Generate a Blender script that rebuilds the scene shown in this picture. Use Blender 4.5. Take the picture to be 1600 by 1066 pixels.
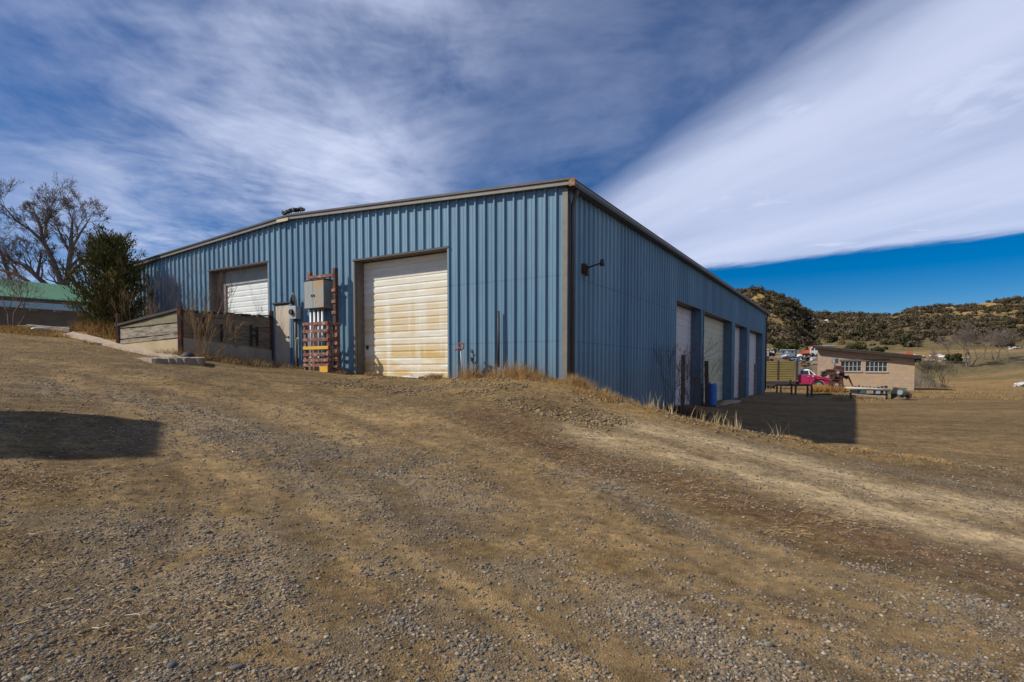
import bpy, bmesh, math, random
import numpy as np
from mathutils import Vector, Matrix, Euler
random.seed(7); RNG = np.random.default_rng(11)
for o in list(bpy.data.objects): bpy.data.objects.remove(o)
SC = bpy.context.scene; COL = SC.collection
# ------------------------------------------------------------------ camera, sky, sun, exposure
H0 = 1.6
FPX = 883.17; CYP = 615.8; PITCH = math.radians(-2.346); YAW = math.radians(31.21)
cam = bpy.data.cameras.new('camera'); cam_o = bpy.data.objects.new('camera', cam); COL.objects.link(cam_o)
cam.sensor_width = 36; cam.lens = FPX/1600*36; cam.shift_y = (CYP-533)/1600
cam.clip_start = .05; cam.clip_end = 5000
cam_o.location = (0, 0, H0); cam_o.rotation_euler = (math.radians(90)+PITCH, 0, 0)
SC.camera = cam_o
SC.view_settings.view_transform = 'Standard'; SC.view_settings.look = 'None'
SC.view_settings.exposure = 0.06; SC.view_settings.gamma = 1
LIGHT = Vector((1.167, .17, -1.0)).normalized()
SUN_EL = math.asin(-LIGHT.z); SUN_AZ = math.atan2(-LIGHT.x, -LIGHT.y)   # azimuth clockwise from +Y
sl = bpy.data.lights.new('sun', 'SUN'); sl.energy = 5.0; sl.angle = math.radians(.8); sl.color = (1, .93, .82)
so = bpy.data.objects.new('sun', sl); COL.objects.link(so); so.rotation_euler = LIGHT.to_track_quat('-Z', 'Y').to_euler(); so.location = (-30, -10, 40)

def make_world():
    w = bpy.data.worlds.new('World'); SC.world = w; w.use_nodes = True
    nt = w.node_tree; N = nt.nodes; L = nt.links; N.clear()
    def nd(t, **k):
        n = N.new(t)
        for a, b in k.items(): setattr(n, a, b)
        return n
    def mth(op, a, b=None, c=None, clamp=False):
        n = nd('ShaderNodeMath', operation=op, use_clamp=clamp)
        for i, v in enumerate((a, b, c)):
            if v is None: continue
            if isinstance(v, (int, float)): n.inputs[i].default_value = v
            else: L.new(v, n.inputs[i])
        return n.outputs[0]
    def ramp(v, a, b):   # smooth 0..1
        n = nd('ShaderNodeMapRange', interpolation_type='SMOOTHSTEP'); L.new(v, n.inputs[0])
        n.inputs[1].default_value = a; n.inputs[2].default_value = b
        return n.outputs[0]
    sky = nd('ShaderNodeTexSky', sky_type='NISHITA'); sky.sun_disc = False; sky.sun_elevation = SUN_EL; sky.sun_rotation = SUN_AZ
    sky.altitude = 1900; sky.air_density = 1.0; sky.dust_density = 0.2; sky.ozone_density = 3.0
    hs = nd('ShaderNodeHueSaturation'); hs.inputs['Hue'].default_value = .508; hs.inputs['Saturation'].default_value = 1.62; hs.inputs['Value'].default_value = 1.0
    L.new(sky.outputs[0], hs.inputs['Color'])
    gm_ = nd('ShaderNodeGamma'); gm_.inputs[1].default_value = 1.0
    tc = nd('ShaderNodeTexCoord'); sx = nd('ShaderNodeSeparateXYZ'); L.new(tc.outputs['Generated'], sx.inputs[0])
    z = mth('MAXIMUM', sx.outputs[2], .02)
    px = mth('DIVIDE', sx.outputs[0], z); py = mth('DIVIDE', sx.outputs[1], z)      # position on a flat cloud layer
    def noise(vx, vy, sc, det, rough, dist=0, w=0):
        c = nd('ShaderNodeCombineXYZ'); L.new(vx, c.inputs[0]); L.new(vy, c.inputs[1]); c.inputs[2].default_value = w
        n = nd('ShaderNodeTexNoise'); L.new(c.outputs[0], n.inputs['Vector']); n.inputs['Scale'].default_value = sc
        n.inputs['Detail'].default_value = det; n.inputs['Roughness'].default_value = rough; n.inputs['Distortion'].default_value = dist
        return n.outputs[0]
    # streak frame: along direction (-.35,.94)
    ca, sa = math.cos(math.radians(112)), math.sin(math.radians(112))
    u = mth('ADD', mth('MULTIPLY', px, ca), mth('MULTIPLY', py, sa))
    v = mth('ADD', mth('MULTIPLY', px, -sa), mth('MULTIPLY', py, ca))
    us = mth('MULTIPLY', u, .28)
    streak = noise(us, v, 1.3, 6, .5, .3, 3.1)
    fine = noise(mth('MULTIPLY', u, .5), v, 7, 8, .62, .5, 1.7)
    blot = noise(px, py, .8, 5, .6, .5, 9.2)
    wisp = noise(mth('MULTIPLY', px, 1.0), mth('MULTIPLY', py, .7), 2.4, 9, .62, .35, 5.5)
    # far edge of the cloud sheet (straight, lies ahead right) : 0.634 x + .773 y = d
    wob = mth('MULTIPLY', mth('SUBTRACT', streak, .5), .5)
    e = mth('ADD', mth('ADD', mth('MULTIPLY', px, .634), mth('MULTIPLY', py, .773)), wob)
    far_edge = mth('SUBTRACT', 1.0, ramp(mth('ADD', e, mth('MULTIPLY', mth('SUBTRACT', fine, .5), .35)), 5.25, 5.7))
    # big bright bank on the right: between the gap line and the far edge
    q = mth('ADD', mth('SUBTRACT', px, mth('MULTIPLY', mth('SUBTRACT', 3.2, py), .27)), mth('MULTIPLY', mth('SUBTRACT', streak, .5), .9))
    bank = ramp(q, .25, 1.0)
    bank = mth('MULTIPLY', bank, mth('ADD', .86, mth('MULTIPLY', mth('SUBTRACT', streak, .45), .8)))
    # thin veil on the left with blue gaps
    veil = mth('ADD', mth('MULTIPLY', ramp(blot, .36, .64), .58), mth('MULTIPLY', mth('SUBTRACT', wisp, .5), 1.25))
    veil = mth('ADD', veil, mth('MULTIPLY', mth('SUBTRACT', fine, .5), .3))
    veil = mth('ADD', veil, .31)
    leftclear = ramp(mth('DIVIDE', px, mth('MAXIMUM', py, .2)), -.95, -.45)
    veil = mth('MULTIPLY', veil, mth('ADD', .45, mth('MULTIPLY', leftclear, .55)))
    gap = mth('SUBTRACT', 1.0, mth('MULTIPLY', mth('MULTIPLY', ramp(q, -.95, -.15), mth('SUBTRACT', 1.0, ramp(q, .45, .95))), .72))
    veil = mth('MULTIPLY', mth('MAXIMUM', veil, 0), gap)
    lowmix = ramp(mth('SQRT', mth('ADD', mth('MULTIPLY', px, px), mth('MULTIPLY', py, py))), 4, 14)
    veil = mth('ADD', veil, mth('MULTIPLY', lowmix, .18))
    m = mth('MAXIMUM', bank, veil); m = mth('MULTIPLY', m, far_edge, clamp=True)
    m = mth('MULTIPLY', m, .93, clamp=True)
    mix = nd('ShaderNodeMixRGB'); L.new(m, mix.inputs[0]); L.new(hs.outputs[0], mix.inputs[1]); mix.inputs[2].default_value = (8.3, 9.2, 12.1, 1)
    bg = nd('ShaderNodeBackground'); L.new(mix.outputs[0], bg.inputs[0]); bg.inputs[1].default_value = .074
    out = nd('ShaderNodeOutputWorld'); L.new(bg.outputs[0], out.inputs[0])
make_world()

# ------------------------------------------------------------------ geometry helpers
CP, SP = math.cos(PITCH), math.sin(PITCH)
def ray(px, py):
    a = (px-800)/FPX; b = -(py-CYP)/FPX
    return np.array([a, CP-SP*b, SP+CP*b])
def at(px, py, Y): d = ray(px, py); return Vector(d*(Y/d[1])) + Vector((0, 0, H0))
G = np.array([-math.cos(YAW), math.sin(YAW)]); R = np.array([math.sin(YAW), math.cos(YAW)])
CX, CYY = 1.348, 14.1
def gs(s, d=0):      # point on the gable line, s metres left of the corner, d metres out in front
    return (CX+G[0]*s-R[0]*d, CYY+G[1]*s-R[1]*d)
def ss(s, d=0):      # point on the side wall line, s metres back, d metres out to the right
    return (CX+R[0]*s-G[0]*d, CYY+R[1]*s-G[1]*d)

def hash2(ix, iy, seed):
    h = (ix.astype(np.int64)*374761393 + iy.astype(np.int64)*668265263 + seed*1442695041) & 0xffffffff
    h = ((h ^ (h >> 13))*1274126177) & 0xffffffff
    return ((h ^ (h >> 16)) & 0xffff)/65535.0
def vnoise(x, y, seed=0):
    x = np.asarray(x, float); y = np.asarray(y, float)
    ix = np.floor(x); iy = np.floor(y); fx = x-ix; fy = y-iy
    fx = fx*fx*(3-2*fx); fy = fy*fy*(3-2*fy)
    a = hash2(ix, iy, seed); b = hash2(ix+1, iy, seed); c = hash2(ix, iy+1, seed); d = hash2(ix+1, iy+1, seed)
    return (a*(1-fx)+b*fx)*(1-fy)+(c*(1-fx)+d*fx)*fy
def fbm(x, y, seed=0, oct=4):
    t = 0; a = .5; n = 0
    for i in range(oct):
        t = t+a*vnoise(x*2**i, y*2**i, seed+i*17); n += a; a *= .5
    return t/n
def sstep(a, b, x): t = np.clip((x-a)/(b-a), 0, 1); return t*t*(3-2*t)
def seg_dist(X, Y, P):     # distance to a polyline
    best = np.full(np.shape(X), 1e9)
    for (x0, y0), (x1, y1) in zip(P[:-1], P[1:]):
        dx, dy = x1-x0, y1-y0; t = np.clip(((X-x0)*dx+(Y-y0)*dy)/(dx*dx+dy*dy), 0, 1)
        best = np.minimum(best, np.hypot(X-x0-t*dx, Y-y0-t*dy))
    return best
def side_of(X, Y, P):      # signed distance, positive on the far side of the polyline
    best = np.full(np.shape(X), 1e9); sg = np.ones(np.shape(X))
    for (x0, y0), (x1, y1) in zip(P[:-1], P[1:]):
        dx, dy = x1-x0, y1-y0; t = np.clip(((X-x0)*dx+(Y-y0)*dy)/(dx*dx+dy*dy), 0, 1)
        d = np.hypot(X-x0-t*dx, Y-y0-t*dy); c = dx*(Y-y0)-dy*(X-x0)
        m = d < best-1e-9; best = np.where(m, d, best); sg = np.where(m, np.sign(c), sg)
    return best*sg

# ------------------------------------------------------------------ terrain
CTRL = np.array([(0, -6, -.25), (-8, -6, .2), (8, -6, -.6), (0, 0, 0), (0, 3, .02), (2.6, 2.8, -.07), (-2.6, 2.8, .12), (0, 6.4, .22), (0, 10, .74), (1.35, 14.1, 1.38),
    (-1.79, 16, 1.40), (-4.9, 17.9, 1.50), (-8.06, 19.8, 1.74), (-10.1, 17.27, 2.02), (-13.3, 19.2, 2.45), (-8.3, 14, 1.70), (-18, 20, 2.95),
    (-21, 23.5, 3.35), (-13, 13, 2.0), (-6, 6.5, .75), (-10, 8.5, 1.25), (-20, 12, 2.3), (-30, 25, 3.4), (-40, 15, 3.0), (5, 5, -.15), (3, 9, .32), (4.1, 12, .42), (2.3, 12.9, .9),
    (6.4, 12.2, -.03), (8, 8, -.3), (9, 11, -.33), (14, 9, -.55), (20, 0, -.8), (30, 8, -.7), (-16, 24, 3.1), (-4, 12, 1.05), (-26, 34, 3.1), (-45, 40, 3.0)])
def _tps(P):
    n = len(P); d = np.hypot(P[:, None, 0]-P[None, :, 0], P[:, None, 1]-P[None, :, 1])
    K = np.where(d > 0, d*d*np.log(d+1e-12), 0)+np.eye(n)*.5
    A = np.zeros((n+3, n+3)); A[:n, :n] = K; A[:n, n] = 1; A[:n, n+1:] = P[:, :2]; A[n:, :n] = A[:n, n:].T
    return np.linalg.solve(A, np.concatenate([P[:, 2], np.zeros(3)]))
TW = _tps(CTRL)
def upper(X, Y):
    X = np.asarray(X, float); Y = np.asarray(Y, float)
    Xc = np.clip(X, -46, 32); Yc = np.clip(Y, -8, 42)
    z = TW[-3]+TW[-2]*Xc+TW[-1]*Yc
    for (x, y, _), w in zip(CTRL, TW):
        d2 = (Xc-x)**2+(Yc-y)**2+1e-12
        z = z+w*d2*.5*np.log(d2)
    return z
CREST = [(-60, 51.6), (CX, CYY+.05), (2.3, 12.85), (4.1, 12.05), (6.4, 12.25), (9, 11.6), (14, 10.2), (40, 5)]
def zt(X, Y, detail=True):
    X = np.asarray(X, float); Y = np.asarray(Y, float)
    U = upper(X, Y)
    p = (X-CX)*(-G[0])+(Y-CYY)*(-G[1])
    r = (X-CX)*R[0]+(Y-CYY)*R[1]
    V = -.42+.58*np.exp(-np.maximum(p, 0)/3.0)*np.exp(-np.maximum(r-8, 0)/25)
    V = V+sstep(85, 97, Y-.18*X+10)*.55-sstep(98, 106, Y-.18*X+10)*.3
    V = V+sstep(95, 165, np.hypot(X, Y))*6.5
    sd = side_of(X, Y, CREST)
    w = sstep(-.15, 1.7, sd+(fbm(X*1.1, Y*1.1, 5, 3)-.5)*.7)
    lft = sstep(-14, -22, X)*sstep(20, 34, Y)     # high ground continues behind the building on the left
    w = w*(1-lft)
    z = U*(1-w)+V*w
    # low lip of loose soil along the crest
    lip = np.exp(-((sd+.25)/.45)**2)*sstep(CX+.2, CX+1.2, X)*sstep(11, 8, X)
    z = z+lip*(.05+.1*fbm(X*1.5, Y*1.5, 9, 3))
    z = z-(np.exp(-(seg_dist(X, Y, [ss(6, 1.5), ss(9.5, 1.5)])/1.0)**2))*.12
    if detail:
        inside = (p < 0) & (r > 0)
        m = np.where(inside, 0, 1)
        z = z+m*((fbm(X*.8, Y*.8, 21, 4)-.5)*.10+(fbm(X*3.1, Y*3.1, 31, 4)-.5)*.035*np.clip(40/(np.hypot(X, Y)+1), 0, 1))
        z = z-m*.022*track_mask(X, Y)+m*.012*(streak_f(X, Y)-.5)*(np.hypot(X, Y) < 45)
    return z
def track_mask(X, Y): return 0*np.asarray(X)
def streak_f(X, Y): return .5+0*np.asarray(X)
def hit(px, py, far=150):
    d = ray(px, py); t = 1.5; prev = t
    while t < far:
        p = d*t; g = float(zt(p[0], p[1], False))
        if p[2]+H0 < g:
            a, b = prev, t
            for _ in range(18):
                m = (a+b)/2; q = d*m
                if q[2]+H0 < float(zt(q[0], q[1], False)): b = m
                else: a = m
            q = d*b; return (float(q[0]), float(q[1]))
        prev = t; t *= 1.02
    q = d*far; return (float(q[0]), float(q[1]))
def gz(x, y): return float(zt(x, y))
TRK = [[hit(*p) for p in L] for L in (
    [(420, 600), (620, 665), (760, 720), (900, 800), (1100, 870), (1300, 945), (1480, 1010)],
    [(600, 640), (750, 690), (880, 735), (1000, 770), (1200, 860), (1420, 940)],
    [(100, 588), (270, 672), (420, 765), (640, 860), (820, 960), (960, 1060)],
    [(20, 560), (200, 590), (430, 640), (560, 690)])]
def track_mask(X, Y):
    X = np.asarray(X, float); Y = np.asarray(Y, float)
    wob = (fbm(X*.9, Y*.9, 77, 3)-.5)*.5
    m = np.zeros(np.shape(X))
    for T, w in zip(TRK, (.26, .2, .24, .35)):
        m = np.maximum(m, np.exp(-((seg_dist(X, Y, T)+wob)/w)**2))
    return m
def streak_f(X, Y):      # wheel-worn streaks that run along the main track
    X = np.asarray(X, float); Y = np.asarray(Y, float); v = side_of(X, Y, [(x, y) for x, y in TRK[0]]); u = X*.8-Y*.6
    v = v+(fbm(X*.5, Y*.5, 84, 3)-.5)*.5
    a = fbm(v*2.6+u*.05, u*.22, 81, 4); b = fbm(v*9+u*.15, u*.5, 83, 4)
    n_ = np.clip(1.6-np.hypot(X, Y)/30, .35, 1); rut = 0; vv = v+(fbm(X*1.7, Y*1.7, 87, 3)-.5)*.10
    for c in (-2.15, -1.9, -.45, -.2, .95, 1.2, 2.7, 2.95, 4.3, 4.6):
        rut = rut+(np.exp(-((vv-c)/.08)**2)-.7*np.exp(-((vv-c-.14)/.05)**2))*sstep(.36, .55, fbm(u*.35, c*3+0*u, 89, 3))
    b = b+rut*.62*(np.hypot(X, Y) < 30)
    far = fbm(X*.12, Y*.5, 86, 4)
    return np.clip(.5+((a-.5)*.6+(b-.5)*.7)*1.5*n_+(far-.5)*.9*sstep(12, 30, np.hypot(X, Y)), 0, 1)
PALE = [[hit(*p) for p in L] for L in ([(930, 680), (1010, 700), (1120, 728), (1250, 762), (1400, 805), (1600, 850)], [(1000, 662), (1100, 690), (1220, 712), (1380, 765), (1600, 800)])]
DARK = [[hit(*p) for p in L] for L in ([(760, 650), (900, 715), (1050, 755), (1200, 800), (1400, 850), (1600, 905)],)]
GRAV = [([hit(*p) for p in L], w) for L, w in (
    ([(0, 830), (200, 860), (400, 900), (600, 985), (720, 1060)], 1.0), ([(230, 640), (400, 720), (560, 790), (780, 880), (1000, 950), (1160, 1050)], .55),
    ([(60, 600), (250, 630), (480, 700), (700, 780)], .6), ([(900, 740), (1100, 830), (1350, 900), (1580, 980)], .30), ([(0, 1000), (300, 1060)], .8))]
def masks(X, Y):
    X = np.asarray(X, float); Y = np.asarray(Y, float)
    n1 = fbm(X*.7, Y*.7, 3, 4); n2 = fbm(X*2.3, Y*2.3, 13, 4)
    sd = side_of(X, Y, CREST)
    pale = np.zeros(np.shape(X))
    for P, w in zip(PALE, (.62, .8)): pale = np.maximum(pale, np.exp(-((seg_dist(X, Y, P)+(n2-.5)*.9)/w)**2))
    pale = pale*sstep(.34, .6, n1*.5+n2*.5+.1)
    dark = np.zeros(np.shape(X))
    for P in DARK: dark = np.maximum(dark, np.exp(-((seg_dist(X, Y, P)+(n2-.5)*.8)/.5)**2))
    tr = track_mask(X, Y)
    gr = np.zeros(np.shape(X))
    for P, w in GRAV: gr = np.maximum(gr, np.exp(-((seg_dist(X, Y, P)+(n2-.5)*w)/w)**2))
    gr = np.clip(gr*sstep(.3, .6, n2+.12*n1)+.24*sstep(.35, .7, n1), 0, 1)*(1-.65*tr)
    gr = gr*sstep(.6, -1.0, sd)
    near_wall = np.minimum(seg_dist(X, Y, [gs(0, .5), gs(22, .5)]), seg_dist(X, Y, [gs(-1.2, .8), gs(3, .8)]))
    gr = gr*(1-np.exp(-(near_wall/2.0)**2))
    grass = np.exp(-(near_wall/.9)**2)*.8
    grass = np.maximum(grass, np.exp(-((sd+.3)/.55)**2)*sstep(CX-.2, CX+.3, X)*sstep(9, 6, X))
    grass = np.maximum(grass, sstep(17, 22, Y)*sstep(-9, -14, X)*sstep(.3, .6, n1+.2))
    far = sstep(33, 60, Y)*sstep(.30, .55, n1+.15*sstep(50, 90, Y))
    grass = np.clip(np.maximum(grass, far), 0, 1)
    olive = np.maximum(sstep(84, 88, Y-.18*X+10)*sstep(102, 98, Y-.18*X+10), sstep(.5, .62, fbm(X*.09, Y*.2, 19, 4))*sstep(60, 90, Y)*.8)*sstep(0, 20, X)
    return gr, pale, dark, tr, grass, streak_f(X, Y), olive

# ------------------------------------------------------------------ materials
def mat(name): m = bpy.data.materials.new(name); m.use_nodes = True; return m, m.node_tree, m.node_tree.nodes['Principled BSDF']
def nadd(nt, t, **k):
    n = nt.nodes.new(t)
    for a, b in k.items(): setattr(n, a, b)
    return n
def noise_out(nt, scale, detail=4, rough=.6, vec=None, dist=0, coord='Object', stretch=None):
    tc = nadd(nt, 'ShaderNodeTexCoord'); v = tc.outputs[coord]
    if stretch:
        mp = nadd(nt, 'ShaderNodeMapping'); mp.inputs['Scale'].default_value = stretch; nt.links.new(v, mp.inputs[0]); v = mp.outputs[0]
    n = nadd(nt, 'ShaderNodeTexNoise'); nt.links.new(v, n.inputs['Vector'])
    n.inputs['Scale'].default_value = scale; n.inputs['Detail'].default_value = detail; n.inputs['Roughness'].default_value = rough; n.inputs['Distortion'].default_value = dist
    return n.outputs[0]
def ramp(nt, v, stops):
    r = nadd(nt, 'ShaderNodeValToRGB'); nt.links.new(v, r.inputs[0]); e = r.color_ramp.elements
    while len(e) < len(stops): e.new(.5)
    for el, (p, c) in zip(e, stops):
        el.position = p; el.color = (*c, 1) if len(c) == 3 else c
    return r.outputs[0]
def mixc(nt, f, a, b, mode='MIX'):
    m = nadd(nt, 'ShaderNodeMixRGB', blend_type=mode)
    for i, v in enumerate((f, a, b)):
        if isinstance(v, (int, float)): m.inputs[i].default_value = v
        elif isinstance(v, tuple): m.inputs[i].default_value = (*v, 1)
        else: nt.links.new(v, m.inputs[i])
    return m.outputs[0]
def bump(nt, b, h, strength=.3, dist=.01):
    n = nadd(nt, 'ShaderNodeBump'); n.inputs['Strength'].default_value = strength; n.inputs['Distance'].default_value = dist
    nt.links.new(h, n.inputs['Height']); nt.links.new(n.outputs[0], b.inputs['Normal'])
def simple(name, c1, c2=None, scale=4, rough=.7, metal=0, bs=.25, bd=.01, det=6, stretch=None, lo=.35, hi=.65, spec=.5):
    m, nt, b = mat(name); c2 = c2 or tuple(x*.75 for x in c1)
    f = noise_out(nt, scale, det, .65, stretch=stretch)
    nt.links.new(ramp(nt, f, [(lo, c1), (hi, c2)]), b.inputs['Base Color'])
    b.inputs['Roughness'].default_value = rough; b.inputs['Metallic'].default_value = metal; b.inputs['Specular IOR Level'].default_value = spec
    f2 = noise_out(nt, scale*4, 5, .7, stretch=stretch); bump(nt, b, f2, bs, bd)
    return m
def rusty(name, paint, rust=(.12, .035, .015), amount=.5, scale=6, rough=.75, rust2=(.25, .09, .03)):
    m, nt, b = mat(name)
    f = noise_out(nt, scale, 8, .7)
    r = ramp(nt, noise_out(nt, scale*3, 6, .7), [(.35, rust), (.7, rust2)])
    k = ramp(nt, f, [(amount-.06, (0, 0, 0)), (amount+.06, (1, 1, 1))])
    nt.links.new(mixc(nt, k, r, paint), b.inputs['Base Color']); b.inputs['Roughness'].default_value = rough
    bump(nt, b, noise_out(nt, scale*8, 6, .7), .3, .006)
    return m

def ground_mat():
    m, nt, b = mat('ground_soil'); L = nt.links
    def attr(n): a = nadd(nt, 'ShaderNodeAttribute', attribute_name=n); return a.outputs['Fac']
    big = noise_out(nt, .35, 5, .6); mid = noise_out(nt, 2.2, 8, .68); fine = noise_out(nt, 14, 10, .75); vf = noise_out(nt, 70, 6, .8)
    base = ramp(nt, mid, [(.3, (.115, .080, .038)), (.55, (.175, .126, .064)), (.75, (.24, .178, .096))])
    base = mixc(nt, ramp(nt, big, [(.4, (0, 0, 0)), (.65, (.6, .6, .6))]), base, (.19, .140, .073))
    base = mixc(nt, .75, base, ramp(nt, fine, [(.3, (.34, .34, .35)), (.5, (.92, .92, .92)), (.7, (1.65, 1.6, 1.5))]), 'MULTIPLY')
    base = mixc(nt, .5, base, ramp(nt, vf, [(.35, (.5, .5, .5)), (.65, (1.4, 1.4, 1.4))]), 'MULTIPLY')
    gcol = ramp(nt, noise_out(nt, 45, 4, .8), [(.3, (.06, .05, .038)), (.5, (.165, .135, .095)), (.7, (.32, .27, .20))])
    gm = attr('gravel')
    base = mixc(nt, nt_mul(nt, gm, .8), base, gcol)
    base = mixc(nt, nt_mul(nt, attr('track'), .5), base, (.27, .20, .11))
    base = mixc(nt, .8, base, ramp(nt, attr('streak'), [(.25, (.76, .75, .74)), (.5, (.97, .97, .97)), (.75, (1.22, 1.2, 1.16))]), 'MULTIPLY')
    pl = ramp(nt, fine, [(.3, (.29, .225, .135)), (.6, (.50, .41, .27))])
    base = mixc(nt, nt_mul(nt, attr('pale'), .85), base, pl)
    dk = ramp(nt, fine, [(.35, (.05, .03, .018)), (.6, (.15, .09, .05))])
    base = mixc(nt, nt_mul(nt, attr('dark'), .75), base, dk)
    gr = ramp(nt, mid, [(.3, (.17, .115, .05)), (.5, (.27, .19, .085)), (.7, (.21, .16, .085))])
    gr = mixc(nt, .6, gr, ramp(nt, fine, [(.35, (.5, .5, .5)), (.65, (1.4, 1.35, 1.3))]), 'MULTIPLY')
    base = mixc(nt, nt_mul(nt, attr('grass'), .8), base, gr)
    L.new(base, b.inputs['Base Color']); b.inputs['Roughness'].default_value = .95; b.inputs['Specular IOR Level'].default_value = .15
    ol = ramp(nt, mid, [(.35, (.075, .070, .040)), (.65, (.14, .125, .072))]); base = mixc(nt, nt_mul(nt, attr('olive'), .85), base, ol)
    grit = noise_out(nt, 6.5, 12, .82); streaks = noise_out(nt, 1.6, 10, .75, stretch=(.35, 1, 1))
    base = mixc(nt, .8, base, ramp(nt, grit, [(.38, (.45, .44, .43)), (.5, (1, 1, 1)), (.62, (1.5, 1.46, 1.38))]), 'MULTIPLY')
    base = mixc(nt, .7, base, ramp(nt, streaks, [(.38, (.66, .65, .63)), (.5, (1, 1, 1)), (.62, (1.28, 1.26, 1.2))]), 'MULTIPLY')
    base = mixc(nt, 1.0, base, (1.06, .98, .86), 'MULTIPLY')
    L.new(base, b.inputs['Base Color'])
    # pebbly relief
    vo = nadd(nt, 'ShaderNodeTexVoronoi'); vo.inputs['Scale'].default_value = 75; tc = nadd(nt, 'ShaderNodeTexCoord'); L.new(tc.outputs['Object'], vo.inputs['Vector'])
    h = mixc(nt, .5, fine, vf)
    mx = nadd(nt, 'ShaderNodeMath', operation='SUBTRACT'); L.new(h, mx.inputs[0]); L.new(vo.outputs['Distance'], mx.inputs[1])
    bump(nt, b, mx.outputs[0], .6, .014)
    return m
def nt_mul(nt, v, k):
    n = nadd(nt, 'ShaderNodeMath', operation='MULTIPLY', use_clamp=True); nt.links.new(v, n.inputs[0]); n.inputs[1].default_value = k; return n.outputs[0]
def attr_color_mat(name, rough=.85, spec=.2, scale=60, trans=0, vary=.5, attrn='tint'):
    m, nt, b = mat(name)
    a = nadd(nt, 'ShaderNodeAttribute', attribute_name=attrn)
    f = ramp(nt, noise_out(nt, scale, 4, .7), [(.3, (1-vary,)*3), (.7, (1+vary*.5,)*3)])
    nt.links.new(mixc(nt, 1.0, a.outputs['Color'], f, 'MULTIPLY'), b.inputs['Base Color'])
    b.inputs['Roughness'].default_value = rough; b.inputs['Specular IOR Level'].default_value = spec
    return m

# ------------------------------------------------------------------ mesh builder
class MB:
    def __init__(s): s.v = []; s.f = []
    def add(s, vs, fs, M=None):
        n = len(s.v)
        s.v += [tuple(M @ Vector(v)) if M is not None else tuple(v) for v in vs]
        s.f += [tuple(i+n for i in f) for f in fs]; return s
    def box(s, x0, x1, y0, y1, z0, z1, M=None):
        vs = [(x, y, z) for x in (x0, x1) for y in (y0, y1) for z in (z0, z1)]
        return s.add(vs, [(0, 1, 3, 2), (4, 6, 7, 5), (0, 4, 5, 1), (2, 3, 7, 6), (0, 2, 6, 4), (1, 5, 7, 3)], M)
    def beam(s, a, b, w, h=None, up=(0, 0, 1), taper=1, w2=None):
        a = Vector(a); b = Vector(b); h = h or w; d = (b-a).normalized(); up = Vector(up)
        x = d.cross(up)
        if x.length < 1e-3: x = d.cross(Vector((1, 0, 0)))
        x.normalize(); y = x.cross(d).normalized(); vs = []
        for p, k in ((a, 1), (b, taper)):
            for sx, sy in ((-1, -1), (1, -1), (1, 1), (-1, 1)): vs.append(p+x*sx*w/2*k+y*sy*h/2*k)
        return s.add(vs, [(0, 3, 2, 1), (4, 5, 6, 7), (0, 1, 5, 4), (1, 2, 6, 5), (2, 3, 7, 6), (3, 0, 4, 7)])
    def tube(s, pts, rad, n=8, cap=True):
        pts = [Vector(p) for p in pts]; m = len(pts)
        rad = [rad]*m if isinstance(rad, (int, float)) else rad
        d0 = (pts[1]-pts[0]).normalized(); ref = Vector((0, 0, 1)) if abs(d0.z) < .9 else Vector((1, 0, 0)); u = d0.cross(ref).normalized(); vs = []
        for i, p in enumerate(pts):
            d = (pts[min(i+1, m-1)]-pts[max(i-1, 0)]).normalized(); u = (u-d*u.dot(d)).normalized(); w = d.cross(u)
            for k in range(n): a = 2*math.pi*k/n; vs.append(p+(u*math.cos(a)+w*math.sin(a))*rad[i])
        fs = [(i*n+k, i*n+(k+1) % n, (i+1)*n+(k+1) % n, (i+1)*n+k) for i in range(m-1) for k in range(n)]
        if cap: fs += [tuple(range(n-1, -1, -1)), tuple(range((m-1)*n, m*n))]
        return s.add(vs, fs)
    def prism(s, prof, y0, y1, M=None):      # prof: (x,z) loop, extruded along y
        n = len(prof); vs = [(x, y0, z) for x, z in prof]+[(x, y1, z) for x, z in prof]
        fs = [tuple(range(n)), tuple(range(2*n-1, n-1, -1))]+[(i, i+n, (i+1) % n+n, (i+1) % n) for i in range(n)]
        return s.add(vs, fs, M)
    def ico(s, c, r, sub=1, jit=.2, sc=(1, 1, 1), rot=None):
        bm = bmesh.new(); bmesh.ops.create_icosphere(bm, subdivisions=sub, radius=1)
        vs = [v.co.copy() for v in bm.verts]; fs = [tuple(v.index for v in f.verts) for f in bm.faces]; bm.free()
        E = rot or Euler((0, 0, random.uniform(0, 6.3)))
        o = []
        for v in vs:
            v = v*(1+random.uniform(-jit, jit)); v = Vector((v.x*sc[0], v.y*sc[1], v.z*sc[2])); v.rotate(E); o.append(v*r+Vector(c))
        return s.add(o, fs)
    def build(s, name, m, parent=None, smooth=False, bevel=0, fix=True):
        me = bpy.data.meshes.new(name); me.from_pydata(s.v, [], s.f); me.update()
        if fix and len(s.v) < 60000:
            bm = bmesh.new(); bm.from_mesh(me); bmesh.ops.recalc_face_normals(bm, faces=bm.faces)
            if bevel: bmesh.ops.bevel(bm, geom=list(bm.edges), offset=bevel, segments=2, affect='EDGES', profile=.6, clamp_overlap=True)
            bm.to_mesh(me); bm.free()
        if smooth: me.polygons.foreach_set('use_smooth', [True]*len(me.polygons))
        me.materials.append(m); o = bpy.data.objects.new(name, me); COL.objects.link(o)
        if parent: o.parent = parent
        return o
def boxes(name, m, parent, *bs):
    for b in bs: MB().box(*b).build(name, m, parent)
def tag(o, label=None, cat=None, group=None, kind=None):
    if label: o['label'] = label
    if cat: o['category'] = cat
    if group: o['group'] = group
    if kind: o['kind'] = kind
    return o
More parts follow.
